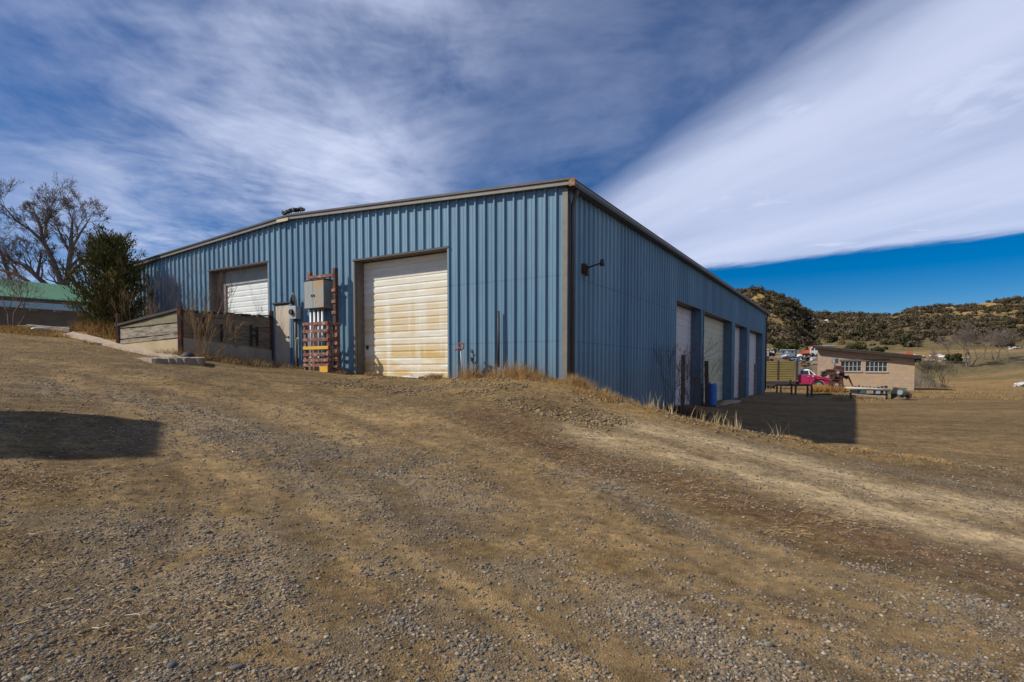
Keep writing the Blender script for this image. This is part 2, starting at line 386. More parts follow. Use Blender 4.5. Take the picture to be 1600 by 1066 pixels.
def empty(name, loc, rz=0, label=None, cat=None, group=None):
    o = bpy.data.objects.new(name, None); COL.objects.link(o); o.location = loc; o.rotation_euler = (0, 0, rz); o.empty_display_size = .3
    return tag(o, label, cat, group)
def copy_tree(o, parent=None):
    c = o.copy(); COL.objects.link(c); c.parent = parent
    for ch in list(o.children): copy_tree(ch, c)
    return c
def np_mesh(name, V, Fc, m, smooth=False, tint=None):
    V = np.asarray(V, np.float32); Fc = np.asarray(Fc, np.int32); k = Fc.shape[1]
    me = bpy.data.meshes.new(name); me.vertices.add(len(V)); me.vertices.foreach_set('co', V.ravel())
    me.loops.add(Fc.size); me.loops.foreach_set('vertex_index', Fc.ravel())
    me.polygons.add(len(Fc)); me.polygons.foreach_set('loop_start', np.arange(0, Fc.size, k, dtype=np.int32)); me.polygons.foreach_set('loop_total', np.full(len(Fc), k, np.int32))
    me.update(calc_edges=True)
    if smooth: me.polygons.foreach_set('use_smooth', np.ones(len(Fc), bool))
    if tint is not None:
        a = me.attributes.new('tint', 'FLOAT_COLOR', 'POINT'); t = np.ones((len(V), 4), np.float32); t[:, :3] = tint; a.data.foreach_set('color', t.ravel())
    me.materials.append(m); o = bpy.data.objects.new(name, me); COL.objects.link(o); return o

# ------------------------------------------------------------------ ground sheet
def axis(lo, hi, fine, c=0, grow=.012):
    out = [c]; s = fine
    while out[-1] < hi: s = fine+abs(out[-1]-c)*grow; out.append(out[-1]+s)
    neg = [c]
    while neg[-1] > lo: s = fine+abs(neg[-1]-c)*grow; neg.append(neg[-1]-s)
    return np.array(neg[::-1][:-1]+out)
def build_ground():
    xs = axis(-700, 700, .05, 0, .0155); ys = axis(-60, 700, .05, 4, .0155)
    X, Y = np.meshgrid(xs, ys); Z = zt(X, Y)
    V = np.stack([X, Y, Z], -1).reshape(-1, 3); nx = len(xs); ny = len(ys)
    i, j = np.meshgrid(np.arange(ny-1), np.arange(nx-1), indexing='ij'); a = (i*nx+j).ravel()
    o = np_mesh('ground', V, np.stack([a, a+1, a+1+nx, a+nx], -1), ground_mat(), True)
    for n, v in zip(('gravel', 'pale', 'dark', 'track', 'grass', 'streak', 'olive'), masks(X.ravel(), Y.ravel())):
        at_ = o.data.attributes.new(n, 'FLOAT', 'POINT'); at_.data.foreach_set('value', np.asarray(v, np.float32))
    o['kind'] = 'structure'; print('ground', len(V))
build_ground()

# ------------------------------------------------------------------ hills
RID = [(-200, 585), (500, 580), (800, 540), (1000, 480), (1100, 462), (1150, 455), (1163, 451), (1178, 450.5), (1192, 453), (1210, 459), (1225, 465), (1240, 473), (1252, 481), (1262, 489), (1280, 491), (1340, 491.5), (1395, 493), (1405, 487), (1418, 483),
       (1440, 479), (1500, 477), (1540, 474), (1600, 469), (1700, 462), (1900, 455), (2600, 450)]
def ridge_px(px): return np.interp(px, [a for a, b in RID], [b for a, b in RID])
def hillz(X, Y):
    D = Y; pxx = 800+FPX*X/np.maximum(Y, 1)
    rz = (579.6-ridge_px(pxx))/FPX
    knob = sstep(1262, 1235, pxx)        # nearer, steeper knob on the left
    d1 = 300-40*knob
    top = rz*d1+H0-1.2
    t = np.clip((D-150)/(d1-150), 0, 1.6)
    prof = np.where(t < 1, .12*np.minimum(t/.25, 1)+.88*np.clip((t-.22)/.78, 0, 1)**1.15, 1-.35*(t-1)**1.5)
    n = (fbm(X/38, Y/38, 41, 5)-.5)*14*np.clip(t*1.4, 0, 1)*np.clip((1.02-t)*3+.12, .12, 1)
    gul = (fbm(X/12, Y/30, 43, 4)-.5)*5*np.clip(t*1.6-.3, 0, 1)*np.clip((1.0-t)*4+.1, .1, 1)
    kn = 2.2*np.exp(-((X-150)/30)**2-((Y-185)/18)**2)+1.5*np.exp(-((X-95)/22)**2-((Y-180)/16)**2)
    return 5.2+(top-5.2)*prof+n+gul+kn
def hills_mat():
    m, nt, b = mat('hill_soil')
    g = nadd(nt, 'ShaderNodeAttribute', attribute_name='wild'); rk = nadd(nt, 'ShaderNodeAttribute', attribute_name='rock')
    f = noise_out(nt, .22, 8, .72); f2 = noise_out(nt, .9, 8, .75)
    tan = ramp(nt, f, [(.35, (.12, .095, .042)), (.55, (.18, .145, .07)), (.7, (.23, .185, .095))])
    wild = ramp(nt, f2, [(.35, (.085, .062, .033)), (.5, (.15, .108, .058)), (.68, (.25, .18, .098))])
    c = mixc(nt, g.outputs['Fac'], tan, wild)
    rock = ramp(nt, f2, [(.38, (.12, .07, .03)), (.5, (.36, .24, .09)), (.66, (.48, .34, .14))])
    c = mixc(nt, rk.outputs['Fac'], c, rock)
    nt.links.new(c, b.inputs['Base Color']); b.inputs['Roughness'].default_value = 1; b.inputs['Specular IOR Level'].default_value = .05
    bump(nt, b, f2, .8, 1.2); return m
def hill_wild(X, Y):
    base = 5.2; z = hillz(X, Y); n = fbm(X/14, Y/14, 51, 4)
    return sstep(10.0, 14.5, z+(n-.5)*9+sstep(120, 60, X)*1.5)
def hill_rock(X, Y):
    pxx = 800+FPX*X/np.maximum(Y, 1); z = hillz(X, Y); py = 579.6-(z-H0)/np.maximum(Y, 1)*FPX
    def bl(cx, cy, wx, wy): return np.exp(-((pxx-cx)/wx)**2-((py-cy)/wy)**2)
    n = fbm(X/5, Y/9, 61, 4)
    r = bl(1425, 484.5, 22, 4)+bl(1540, 479, 24, 4)+bl(1480, 483, 12, 2.5)*.7+bl(1182, 466, 16, 6)*.7+bl(1590, 512, 14, 6)*.6+bl(1560, 520, 10, 4)*.6+bl(1440, 518, 14, 4)*.6+bl(1170, 458, 8, 4)*.6
    led = sstep(.56, .66, fbm(X/26, z/2.6+X/60, 65, 4))*sstep(14, 22, z)*.75
    return np.clip(np.maximum(sstep(.35, .7, r*1.1+(n-.5)*.9), led), 0, 1)
def build_hills():
    px = np.concatenate([np.linspace(-300, 1100, 120, endpoint=False), np.linspace(1100, 1640, 520, endpoint=False), np.linspace(1640, 2700, 160)])
    D = np.concatenate([np.linspace(140, 320, 260), np.linspace(322, 460, 30)])
    A, DD = np.meshgrid((px-800)/FPX, D); X = A*DD; Y = DD; Z = hillz(X, Y)
    ed = sstep(160, 140, Y); Z = Z-ed*3.5
    rk = hill_rock(X, Y); Z = Z+rk*1.2*(fbm(X/3, Y/6, 63, 3))
    V = np.stack([X, Y, Z], -1).reshape(-1, 3); nx = len(px); ny = len(D)
    i, j = np.meshgrid(np.arange(ny-1), np.arange(nx-1), indexing='ij'); a = (i*nx+j).ravel()
    o = np_mesh('hills', V, np.stack([a, a+1, a+1+nx, a+nx], -1), hills_mat(), True)
    for n, v in (('wild', hill_wild(X, Y)), ('rock', rk)):
        at_ = o.data.attributes.new(n, 'FLOAT', 'POINT'); at_.data.foreach_set('value', np.asarray(v, np.float32).ravel())
    o['kind'] = 'structure'
build_hills()

def ico_np(sub=1):
    if sub == 0: return np.array([(1, 0, 0), (-1, 0, 0), (0, 1, 0), (0, -1, 0), (0, 0, 1), (0, 0, -1)], float), np.array([(0, 2, 4), (2, 1, 4), (1, 3, 4), (3, 0, 4), (2, 0, 5), (1, 2, 5), (3, 1, 5), (0, 3, 5)])
    bm = bmesh.new(); bmesh.ops.create_icosphere(bm, subdivisions=sub, radius=1)
    v = np.array([x.co for x in bm.verts]); f = np.array([[q.index for q in p.verts] for p in bm.faces]); bm.free(); return v, f
def scatter_blobs(name, P, S, tint, m, sub=1, jit=.25, flat=(1, 1, .8), lift=.35, smooth=False, clusters=1):
    v, f = ico_np(sub); n = len(P); nv = len(v)
    ang = RNG.uniform(0, 6.28, n); ca, sa = np.cos(ang), np.sin(ang)
    J = 1+RNG.uniform(-jit, jit, (n, nv, 1)); W = v[None]*J
    sc = np.stack([flat[0]*RNG.uniform(.75, 1.3, n), flat[1]*RNG.uniform(.75, 1.3, n), flat[2]*RNG.uniform(.7, 1.25, n)], -1)
    W = W*sc[:, None, :]*S[:, None, None]
    x = W[..., 0]*ca[:, None]-W[..., 1]*sa[:, None]; y = W[..., 0]*sa[:, None]+W[..., 1]*ca[:, None]
    V = np.stack([x, y, W[..., 2]], -1)+P[:, None, :]; V[..., 2] += (S*lift)[:, None]
    F = (f[None]+(np.arange(n)*nv)[:, None, None]).reshape(-1, 3)
    T = np.repeat(tint[:, None, :], nv, 1).reshape(-1, 3)
    return np_mesh(name, V.reshape(-1, 3), F, m, smooth, T)
def leaf_cloud(n, centers, radii, size, tintf, flat=.85):
    """n small triangles spread through blobs; returns V,F,T"""
    k = RNG.integers(0, len(centers), n) if np.ndim(n) == 0 else n
    c = centers[k]; r = radii[k]
    d = RNG.normal(size=(len(k), 3)); d /= np.linalg.norm(d, axis=1)[:, None]; rr = RNG.uniform(.35, 1, len(k))**.5
    p = c+d*(r*rr)[:, None]*np.array([1, 1, flat])
    a = RNG.normal(size=(len(k), 3)); a /= np.linalg.norm(a, axis=1)[:, None]; b = np.cross(a, d); b /= (np.linalg.norm(b, axis=1)[:, None]+1e-9)
    s = size*RNG.uniform(.6, 1.4, len(k))[:, None]
    V = np.stack([p-a*s, p+a*s, p+b*s*1.2], 1).reshape(-1, 3); F = np.arange(len(V)).reshape(-1, 3)
    T = np.repeat(tintf(k, p), 3, 0); return V, F, T
M_FOL = attr_color_mat('foliage', .9, .15, 3, vary=.45)
M_TWIG = attr_color_mat('twigs', .9, .15, 10, vary=.3)
def hill_shrubs():
    for name, N, cols, smin, smax in (('hillside_juniper_scrub', 1500, ((.058, .052, .024), (.085, .07, .034), (.05, .047, .022)), .8, 1.7), ('hillside_oak_brush', 3400, ((.105, .082, .05), (.09, .070, .042), (.135, .105, .065)), .7, 1.7)):
        px = RNG.uniform(1090, 1680, N*3); D = RNG.uniform(158, 312, N*3)
        X = (px-800)/FPX*D; Y = D; w = hill_wild(X, Y)*(1-.75*hill_rock(X, Y)); cl = fbm(X/9, Y/9, 71 if N < 2500 else 73, 3)
        cl = .6*cl+.4*fbm(X/22, Y/22, 75, 3)
        keep = RNG.uniform(0, 1, N*3) < w*sstep(.40 if N < 2500 else .30, .62 if N < 2500 else .55, cl)*1.0+.01*(w > .02)
        X, Y = X[keep][:N], Y[keep][:N]; n = len(X)
        C = []; Rr = []; tn = []
        cc = np.array(cols)
        for i in range(n):
            s = smin*.8+(smax*1.25-smin*.8)*random.random()**2; z = float(hillz(X[i], Y[i])); t = cc[random.randrange(3)]*random.uniform(.7, 1.4)
            for q in range(3):
                C.append((X[i]+random.uniform(-.6, .6)*s, Y[i]+random.uniform(-.6, .6)*s, z+s*random.uniform(.3, .9))); Rr.append(s*random.uniform(.5, .85)); tn.append(t)
        C = np.array(C); Rr = np.array(Rr); tn = np.array(tn)
        k = np.repeat(np.arange(len(C)), np.clip(Rr*Rr*34, 8, 60).astype(int))
        V, F, T = leaf_cloud(k, C, Rr, .34, lambda k, p: tn[k]*RNG.uniform(.7, 1.3, (len(k), 1)))
        o = np_mesh(name, V, F, M_FOL, False, T)
        tag(o, 'dark evergreen scrub dotted over the far hillside' if 'juniper' in name else 'grey brown leafless brush covering the far hillside', 'shrubs', None, 'stuff')
hill_shrubs()
# ------------------------------------------------------------------ warehouse
def blue_metal(name, c1, c2, stain=.35):
    m, nt, b = mat(name); L = nt.links
    f = noise_out(nt, .5, 5, .6, stretch=(1, 1, .25)); f2 = noise_out(nt, 9, 5, .6, stretch=(1, 1, .12)); f3 = noise_out(nt, 2.2, 7, .7)
    c = ramp(nt, f, [(.3, c1), (.7, c2)])
    c = mixc(nt, .6, c, ramp(nt, f2, [(.3, (.78, .8, .82)), (.7, (1.15, 1.13, 1.1))]), 'MULTIPLY')
    c = mixc(nt, ramp(nt, f3, [(.55, (0, 0, 0)), (.75, (stain, stain, stain))]), c, (.25, .27, .27))
    g = nadd(nt, 'ShaderNodeNewGeometry'); s = nadd(nt, 'ShaderNodeSeparateXYZ'); L.new(g.outputs['Position'], s.inputs[0])
    mr = nadd(nt, 'ShaderNodeMapRange'); L.new(s.outputs[2], mr.inputs[0]); mr.inputs[1].default_value = 2.3; mr.inputs[2].default_value = 1.2
    k = nadd(nt, 'ShaderNodeMath', operation='MULTIPLY', use_clamp=True); L.new(mr.outputs[0], k.inputs[0]); L.new(f3, k.inputs[1])
    c = mixc(nt, nt_mul(nt, k.outputs[0], .6), c, (.2, .16, .11))      # splashed dirt low on the panels
    # sheets differ a little, and a lap line runs along the girt
    tc = nadd(nt, 'ShaderNodeTexCoord'); so_ = nadd(nt, 'ShaderNodeSeparateXYZ'); L.new(tc.outputs['Object'], so_.inputs[0])
    ad = nadd(nt, 'ShaderNodeMath', operation='ADD'); L.new(so_.outputs[0], ad.inputs[0]); L.new(so_.outputs[1], ad.inputs[1])
    dv = nadd(nt, 'ShaderNodeMath', operation='DIVIDE'); L.new(ad.outputs[0], dv.inputs[0]); dv.inputs[1].default_value = .9144
    fl = nadd(nt, 'ShaderNodeMath', operation='FLOOR'); L.new(dv.outputs[0], fl.inputs[0]); wn = nadd(nt, 'ShaderNodeTexWhiteNoise', noise_dimensions='1D'); L.new(fl.outputs[0], wn.inputs['W'])
    c = mixc(nt, 1.0, c, ramp(nt, wn.outputs[0], [(0, (.86, .88, .9)), (1, (1.12, 1.1, 1.08))]), 'MULTIPLY')
    for zl_ in (3.98, 2.35):
        sb = nadd(nt, 'ShaderNodeMath', operation='SUBTRACT'); L.new(so_.outputs[2], sb.inputs[0]); sb.inputs[1].default_value = zl_
        ab = nadd(nt, 'ShaderNodeMath', operation='ABSOLUTE'); L.new(sb.outputs[0], ab.inputs[0])
        c = mixc(nt, ramp(nt, ab.outputs[0], [(.012, (.3, .3, .3)), (.03, (0, 0, 0))]), c, (.06, .09, .11))
    L.new(c, b.inputs['Base Color']); b.inputs['Roughness'].default_value = .5; b.inputs['Metallic'].default_value = .1; b.inputs['Specular IOR Level'].default_value = .35
    bump(nt, b, noise_out(nt, 1.3, 3, .5), .15, .02)
    return m
M_BLUE = blue_metal('blue_painted_panel', (.12, .225, .32), (.172, .292, .382))
M_TRIM = simple('tan_trim', (.20, .185, .155), (.15, .14, .12), 3, .5)
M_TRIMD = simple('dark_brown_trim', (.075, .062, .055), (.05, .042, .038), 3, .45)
M_ROOF = simple('roof_metal', (.16, .15, .14), (.12, .11, .10), 2, .5)
M_JAMB = simple('jamb_metal', (.17, .145, .12), (.12, .10, .085), 5, .6)
M_DARK = simple('dark_interior', (.02, .02, .02), None, 3, .9)
M_GAL = simple('galvanised', (.42, .43, .43), (.33, .34, .34), 6, .5, .3)
M_BLACK = simple('black_metal', (.02, .018, .017), (.035, .03, .028), 8, .6)
M_RUST = rusty('rusted_steel', (.05, .025, .018), (.17, .05, .022), .45, 5, .85, (.10, .035, .02))
M_CHIP = rusty('flaking_red_paint', (.36, .26, .20), (.20, .06, .035), .56, 9, .8, (.13, .04, .025))
M_WOODG = simple('weathered_grey_wood', (.30, .26, .195), (.12, .095, .07), 2.2, .9, bs=.8, bd=.015, det=10, stretch=(1, 1, 7), lo=.42, hi=.6)
M_WOODD = simple('dark_weathered_wood', (.21, .165, .115), (.10, .076, .054), 2.5, .9, bs=.6, bd=.01, det=8, stretch=(1, 1, 9))
M_CONC = simple('old_concrete', (.36, .31, .235), (.25, .21, .16), 1.8, .9, bs=.5, bd=.01, det=9)
M_RAW = simple('raw_timber_post', (.19, .135, .095), (.12, .08, .055), 3, .9, bs=.6, det=8, stretch=(6, 6, .6))

def door_mat(name, base, base2, stain, amt, patch=False):
    m, nt, b = mat(name); L = nt.links
    f = noise_out(nt, 1.1, 6, .62, stretch=(.35, 1, 2.6)); f2 = noise_out(nt, 5, 6, .7, stretch=(.3, 1, 3)); f3 = noise_out(nt, .9, 3, .5, stretch=(3.2, 1, .35))
    c = ramp(nt, f2, [(.35, base), (.65, base2)])
    tc = nadd(nt, 'ShaderNodeTexCoord'); s = nadd(nt, 'ShaderNodeSeparateXYZ'); L.new(tc.outputs['Object'], s.inputs[0])
    low = nadd(nt, 'ShaderNodeMapRange'); L.new(s.outputs[2], low.inputs[0]); low.inputs[1].default_value = 4.6; low.inputs[2].default_value = 1.8; low.inputs[3].default_value = .15
    k = nadd(nt, 'ShaderNodeMath', operation='MULTIPLY', use_clamp=True); L.new(ramp(nt, f, [(.33, (0, 0, 0)), (.52, (1, 1, 1))]), k.inputs[0]); L.new(low.outputs[0], k.inputs[1])
    # each slat weathers by itself
    fl = nadd(nt, 'ShaderNodeMath', operation='MULTIPLY'); L.new(s.outputs[2], fl.inputs[0]); fl.inputs[1].default_value = 1/.2033
    fr = nadd(nt, 'ShaderNodeMath', operation='FLOOR'); L.new(fl.outputs[0], fr.inputs[0])
    wn = nadd(nt, 'ShaderNodeTexWhiteNoise', noise_dimensions='1D'); L.new(fr.outputs[0], wn.inputs['W'])
    k2 = nadd(nt, 'ShaderNodeMath', operation='MULTIPLY', use_clamp=True); L.new(k.outputs[0], k2.inputs[0]); L.new(ramp(nt, wn.outputs[0], [(.1, (.35, .35, .35)), (.7, (1.0, 1.0, 1.0))]), k2.inputs[1])
    kk = nt_mul(nt, k2.outputs[0], amt)
    kk = mixc(nt, ramp(nt, f3, [(.52, (0, 0, 0)), (.68, (.8, .8, .8))]), kk, 0.0 if False else (0, 0, 0))
    c = mixc(nt, kk, c, stain)
    L.new(c, b.inputs['Base Color']); b.inputs['Roughness'].default_value = .55
    bump(nt, b, noise_out(nt, 2, 4, .6), .25, .02); return m
M_DOORY = door_mat('ochre_stained_door', (.80, .79, .70), (.66, .64, .54), (.58, .385, .11), 1.0)
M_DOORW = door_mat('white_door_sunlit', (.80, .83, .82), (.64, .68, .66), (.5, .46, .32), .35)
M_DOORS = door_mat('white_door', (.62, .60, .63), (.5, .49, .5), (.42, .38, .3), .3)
M_DOORG = door_mat('greenish_white_door', (.56, .55, .44), (.47, .47, .36), (.34, .33, .14), .6)

WL, WD = 20.55, 36.4          # gable width, depth ; local x: 0 = near corner, -WL = far left ; local y: back
EAVE, RIDGE, XR = 6.13, 6.72, -10.3
wh = empty('warehouse', (CX, CYY, 0), -YAW, 'long blue ribbed steel warehouse with tan trim and white roll-up doors', 'warehouse')
WM = Matrix.Translation((CX, CYY, 0)) @ Matrix.Rotation(-YAW, 4, 'Z')
def topz(x): return RIDGE-(RIDGE-EAVE)*abs(x-XR)/10.3
def ribbed(length, zb, ztf, openings, period=.3048, minor=True):
    """profile along t (0..length); openings (t0,t1,z0,z1); offsets outwards"""
    pts = []; n = int(length/period)+1
    for i in range(n):
        c = i*period+.15
        pts += [(c-.038, 0), (c-.020, .050), (c+.020, .050), (c+.038, 0)]
        if minor:
            for q in (.10, .20): pts += [(c+q-.012, 0), (c+q, .006), (c+q+.012, 0)]
    pts = [(0, 0)]+[p for p in pts if 0 < p[0] < length]+[(length, 0)]
    ed = sorted({e for o in openings for e in o[:2]}); out = []
    for (a, oa), (b, ob) in zip(pts[:-1], pts[1:]):
        cut = [a]+[e for e in ed if a < e < b]+[b]
        for c, d in zip(cut[:-1], cut[1:]):
            f = lambda t: oa+(ob-oa)*(t-a)/(b-a) if b > a else oa
            mid = (c+d)/2; spans = [(zb, None)]
            for o in openings:
                if o[0] < mid < o[1]:
                    ns = []
                    for z0, z1 in spans:
                        if z0 < o[2]: ns.append((z0, o[2]))
                        ns.append((max(o[3], z0), z1))
                    spans = ns
            for z0, z1 in spans:
                out.append((c, d, f(c), f(d), z0, z1 if z1 is not None else ztf(c), z1 if z1 is not None else ztf(d)))
    return out
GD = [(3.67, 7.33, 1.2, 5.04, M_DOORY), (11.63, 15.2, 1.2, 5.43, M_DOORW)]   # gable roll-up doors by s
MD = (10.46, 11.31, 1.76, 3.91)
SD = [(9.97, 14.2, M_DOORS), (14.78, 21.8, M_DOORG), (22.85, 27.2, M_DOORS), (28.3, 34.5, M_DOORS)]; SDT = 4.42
def build_wh():
    w = MB(); ops = [(WL-a[1], WL-a[0], a[2] if a[3] > 0 else 0, a[3]) for a in [(g[0], g[1], 0, g[3]) for g in GD]]+[(WL-MD[1], WL-MD[0], 0, MD[3])]
    ops = [(o[0], o[1], -1, o[3]) for o in ops]
    for c, d, oc, od, z0, zc, zd in ribbed(WL, -.8, lambda t: topz(t-WL), ops):
        w.add([(c-WL, -oc, z0), (d-WL, -od, z0), (d-WL, -od, zd), (c-WL, -oc, zc)], [(0, 1, 2, 3)])
    w.build('gable_wall', M_BLUE, wh, fix=False)
    w = MB(); ops = [(a, b, -1, SDT) for a, b, _ in SD]
    for c, d, oc, od, z0, zc, zd in ribbed(WD, -.8, lambda t: EAVE, ops, minor=False):
        w.add([(oc, c, z0), (od, d, z0), (od, d, zd), (oc, c, zc)], [(0, 1, 2, 3)])
    w.build('side_wall', M_BLUE, wh, fix=False)
    w = MB(); w.box(-WL, -WL+.05, .06, WD, -.8, EAVE-.05); w.add([(-WL, WD, -.8), (0, WD, -.8), (0, WD, EAVE), (XR, WD, RIDGE), (-WL, WD, EAVE)], [(0, 1, 2, 3, 4)])
    w.build('back_walls', M_BLUE, wh)
    w = MB(); ov = .16; y0 = -.14
    for sx, x1 in ((1, ov), (-1, -WL-ov)):
        zz = EAVE-(RIDGE-EAVE)/10.3*ov
        w.add([(XR, y0, RIDGE+.10), (x1, y0, zz+.10), (x1, WD+.15, zz+.10), (XR, WD+.15, RIDGE+.10), (XR, y0, RIDGE+.15), (x1, y0, zz+.15), (x1, WD+.15, zz+.15), (XR, WD+.15, RIDGE+.15)],
              [(0, 1, 2, 3), (4, 7, 6, 5), (0, 4, 5, 1), (1, 5, 6, 2), (2, 6, 7, 3)])
        for i in range(int(WD/.61)):
            y = .3+i*.61
            w.beam((XR, y, RIDGE+.16), (x1, y, zz+.16), .05, .03)
    w.build('roof', M_ROOF, wh)
    # rake trim: tan face with darker upper lip
    for x1 in (ov+.01, -WL-ov-.01):
        zz = EAVE-(RIDGE-EAVE)/10.3*ov
        t = MB(); sgn = 1 if x1 > XR else -1
        def strip(y, za, zb, th):
            t.add([(XR, y-th, RIDGE+za), (x1, y-th, zz+za), (x1, y-th, zz+zb), (XR, y-th, RIDGE+zb), (XR, y, RIDGE+za), (x1, y, zz+za), (x1, y, zz+zb), (XR, y, RIDGE+zb)],
                  [(0, 1, 2, 3), (4, 7, 6, 5), (0, 4, 5, 1), (3, 2, 6, 7), (1, 5, 6, 2), (0, 3, 7, 4)])
        strip(-.05, -.005, .095, .10); t.build('rake_trim', M_TRIM, wh)
        t = MB(); strip(-.05, .10, .157, .13); t.build('rake_cap', M_TRIMD, wh)
    t = MB()
    for b in (.21,): t.box(XR-.6, XR+.0, -.185, -.153, RIDGE-.05, RIDGE+.05, Matrix.Translation((0, 0, 0)))
    t.build('ridge_patch', simple('cream_patch', (.5, .43, .3)), wh)
    # gutter on the eave + downspouts
    g = MB(); gx = ov-.02
    prof = [(gx, EAVE-.07), (gx+.11, EAVE-.05), (gx+.13, EAVE+.02), (gx+.12, EAVE+.085), (gx+.135, EAVE+.10), (gx+.12, EAVE+.115), (gx+.0, EAVE+.09)]
    g.prism(prof, -.15, WD+.12); g.build('gutter', M_TRIMD, wh); MB().box(.02, gx-.002, 0, WD, EAVE-.06, EAVE-.035).build('soffit', M_TRIMD, wh)
    g = MB(); g.box(gx+.0, gx+.16, -.175, -.15, EAVE-.06, EAVE+.12); g.build('gutter_end', rusty('rusty_tan_corner', (.3, .25, .17), (.2, .08, .03), .55, 7), wh)
    for y in (.17, WD-.15):
        d = MB(); d.tube([(gx+.05, y, EAVE-.05), (gx+.05, y, EAVE-.17), (gx+.0, y, EAVE-.26), (.10, y, EAVE-.42), (.085, y, EAVE-.5), (.085, y, .1)], .052, 10); d.build('downspout', M_TRIMD, wh, True)
    t = MB(); t.box(-.10, .045, -.045, -.002, -.5, EAVE-.06); t.build('corner_trim', M_TRIM, wh)
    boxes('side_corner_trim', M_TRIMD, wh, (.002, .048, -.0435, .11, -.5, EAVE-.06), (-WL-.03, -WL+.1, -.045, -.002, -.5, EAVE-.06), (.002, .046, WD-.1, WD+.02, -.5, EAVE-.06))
    # gable doors
    def slats(mb, x0, x1, y, z0, z1, M=None, ph=.2033):
        z = z1; k = 0
        while z > z0+.01:
            zb = max(z-ph, z0)
            zs = [(z, .0), (z-.014, -.0), (z-.022, .02), (z-.03, .02), (zb+.045, .013), (zb+.02, .0), (zb, 0)]
            for (za, oa), (zc, oc) in zip(zs[:-1], zs[1:]):
                if zc < z0-.001: zc = z0
                mb.add([(x0, y-oa, za), (x1, y-oa, za), (x1, y-oc, zc), (x0, y-oc, zc)], [(0, 3, 2, 1)], M)
            z = zb
    for i, (a, b, z0, z1, m) in enumerate(GD):
        dp = .35; fl = 1.42 if i == 0 else 2.5
        d = MB(); slats(d, -b+.03, -a-.02, dp, z0, z1-.02); dd = d.build('roll_up_door', m, wh, fix=False)
        MB().beam((-b+.12, dp-.03, fl+.95), (-b+.22, dp-.05, fl+.9), .03, .1).build('latch', M_BLACK, dd)
        boxes('door_jamb', M_JAMB, wh, (-b-.03, -b+.03, .037, dp, -.2, z1), (-a-.03, -a+.03, .037, dp+.0, -.2, z1), (-b-.03, -a+.03, .037, dp, z1+.003, z1+.06))
        t = MB(); t.box(-b-.06, -a+.06, -.06, .036, z1-.01, z1+.045); t.build('head_flashing', M_TRIMD, wh)
        boxes('jamb_trim', M_TRIM, wh, (-b-.05, -b+.0, -.045, .036, -.2, z1-.012), (-a, -a+.05, -.045, .036, -.2, z1-.012))
        if i == 1:
            t = MB(); t.box(-b+.03, -b+.55, dp-.06, dp-.02, .5, z1-.01); t.build('plywood_infill', simple('brown_infill', (.22, .17, .15), (.15, .11, .1), 3), wh)
            t = MB(); t.box(-b+.03, -a-.03, dp-.05, dp-.025, z1-.55, z1-.01); t.build('header_panel', simple('grey_header', (.35, .38, .36), (.26, .28, .26), 3), wh)
    a, b, z0, z1 = MD
    d = MB(); d.box(-b+.03, -a-.03, -.02, .02, z0-.35, z1-.03); dd = d.build('person_door', simple('beige_door', (.52, .44, .33), (.45, .375, .275), 2, .6, bs=.1), wh)
    k = MB(); k.ico((-a-.1, -.06, z0+1.0), .035, 1, 0); k.box(-a-.12, -a-.08, -.05, -.02, z0+.97, z0+1.03); k.build('knob', M_BLACK, dd)
    boxes('person_door_jamb', simple('blue_jamb', (.13, .22, .33), None, 3), wh, (-b-.05, -b+.028, -.05, .02, z0-.4, z1+.02), (-a-.028, -a+.06, -.052, .02, z0-.4, z1+.02))
    t = MB(); t.box(-b-.06, -a+.08, -.08, .02, z1+.022, z1+.06); t.build('person_door_flashing', M_TRIMD, wh)
        # side doors
    RZ = Matrix.Rotation(math.radians(90), 4, 'Z')
    for i, (a, b, m) in enumerate(SD):
        dp = .43
        d = MB(); slats(d, a+.02, b-.02, 0, -.6, SDT-.02, Matrix.Translation((-dp, 0, 0)) @ RZ, .28)
        dd = d.build('roll_up_door', m, wh, fix=False)
        h = MB(); h.box(-dp+.022, -dp+.05, (a+b)/2-.1, (a+b)/2+.1, .95, 1.0); h.build('handle', M_BLACK, dd)
        boxes('door_jamb', blue_jamb, wh, *[(-dp, -.003, q-.03, q+.03, -.6, SDT) for q in (a, b)])
        boxes('head_flashing', M_TRIMD, wh, (-dp, .0, a-.02, b+.02, SDT+.002, SDT+.05), (.003, .05, a-.06, b+.06, SDT-.012, SDT+.04))
        boxes('jamb_trim', blue_jamb, wh, (.003, .042, a-.05, a+.0, -.6, SDT-.014), (.003, .042, b, b+.05, -.6, SDT-.014))
blue_jamb = simple('dark_blue_jamb', (.10, .16, .22), (.075, .12, .17), 3, .5)
build_wh()

# neighbouring shed outside the frame on the left, whose shadow falls over the road
def local(s): return gs(s)

# ------------------------------------------------------------------ things on and by the gable wall
def gm(s, d, z=0): x, y = gs(s, d); return Vector((x, y, z))
def gframe(s, d, z): return Matrix.Translation(gm(s, d, z)) @ Matrix.Rotation(-YAW, 4, 'Z')
def gempty(name, s, d, z, *a): x, y = gs(s, d); return empty(name, (x, y, z), -YAW, *a)

def solve_s(px, d):        # s on the plane d metres in front of the gable for an image column
    k = (px-800)/FPX; best = None
    # (CX+Gx s - Rx d) = k' (Yc);  vertical tilt is small enough to ignore
    return (k*(CYY-R[1]*d)-(CX-R[0]*d))/(G[0]-k*G[1])
zg = gz(*gs(8.6, .6))
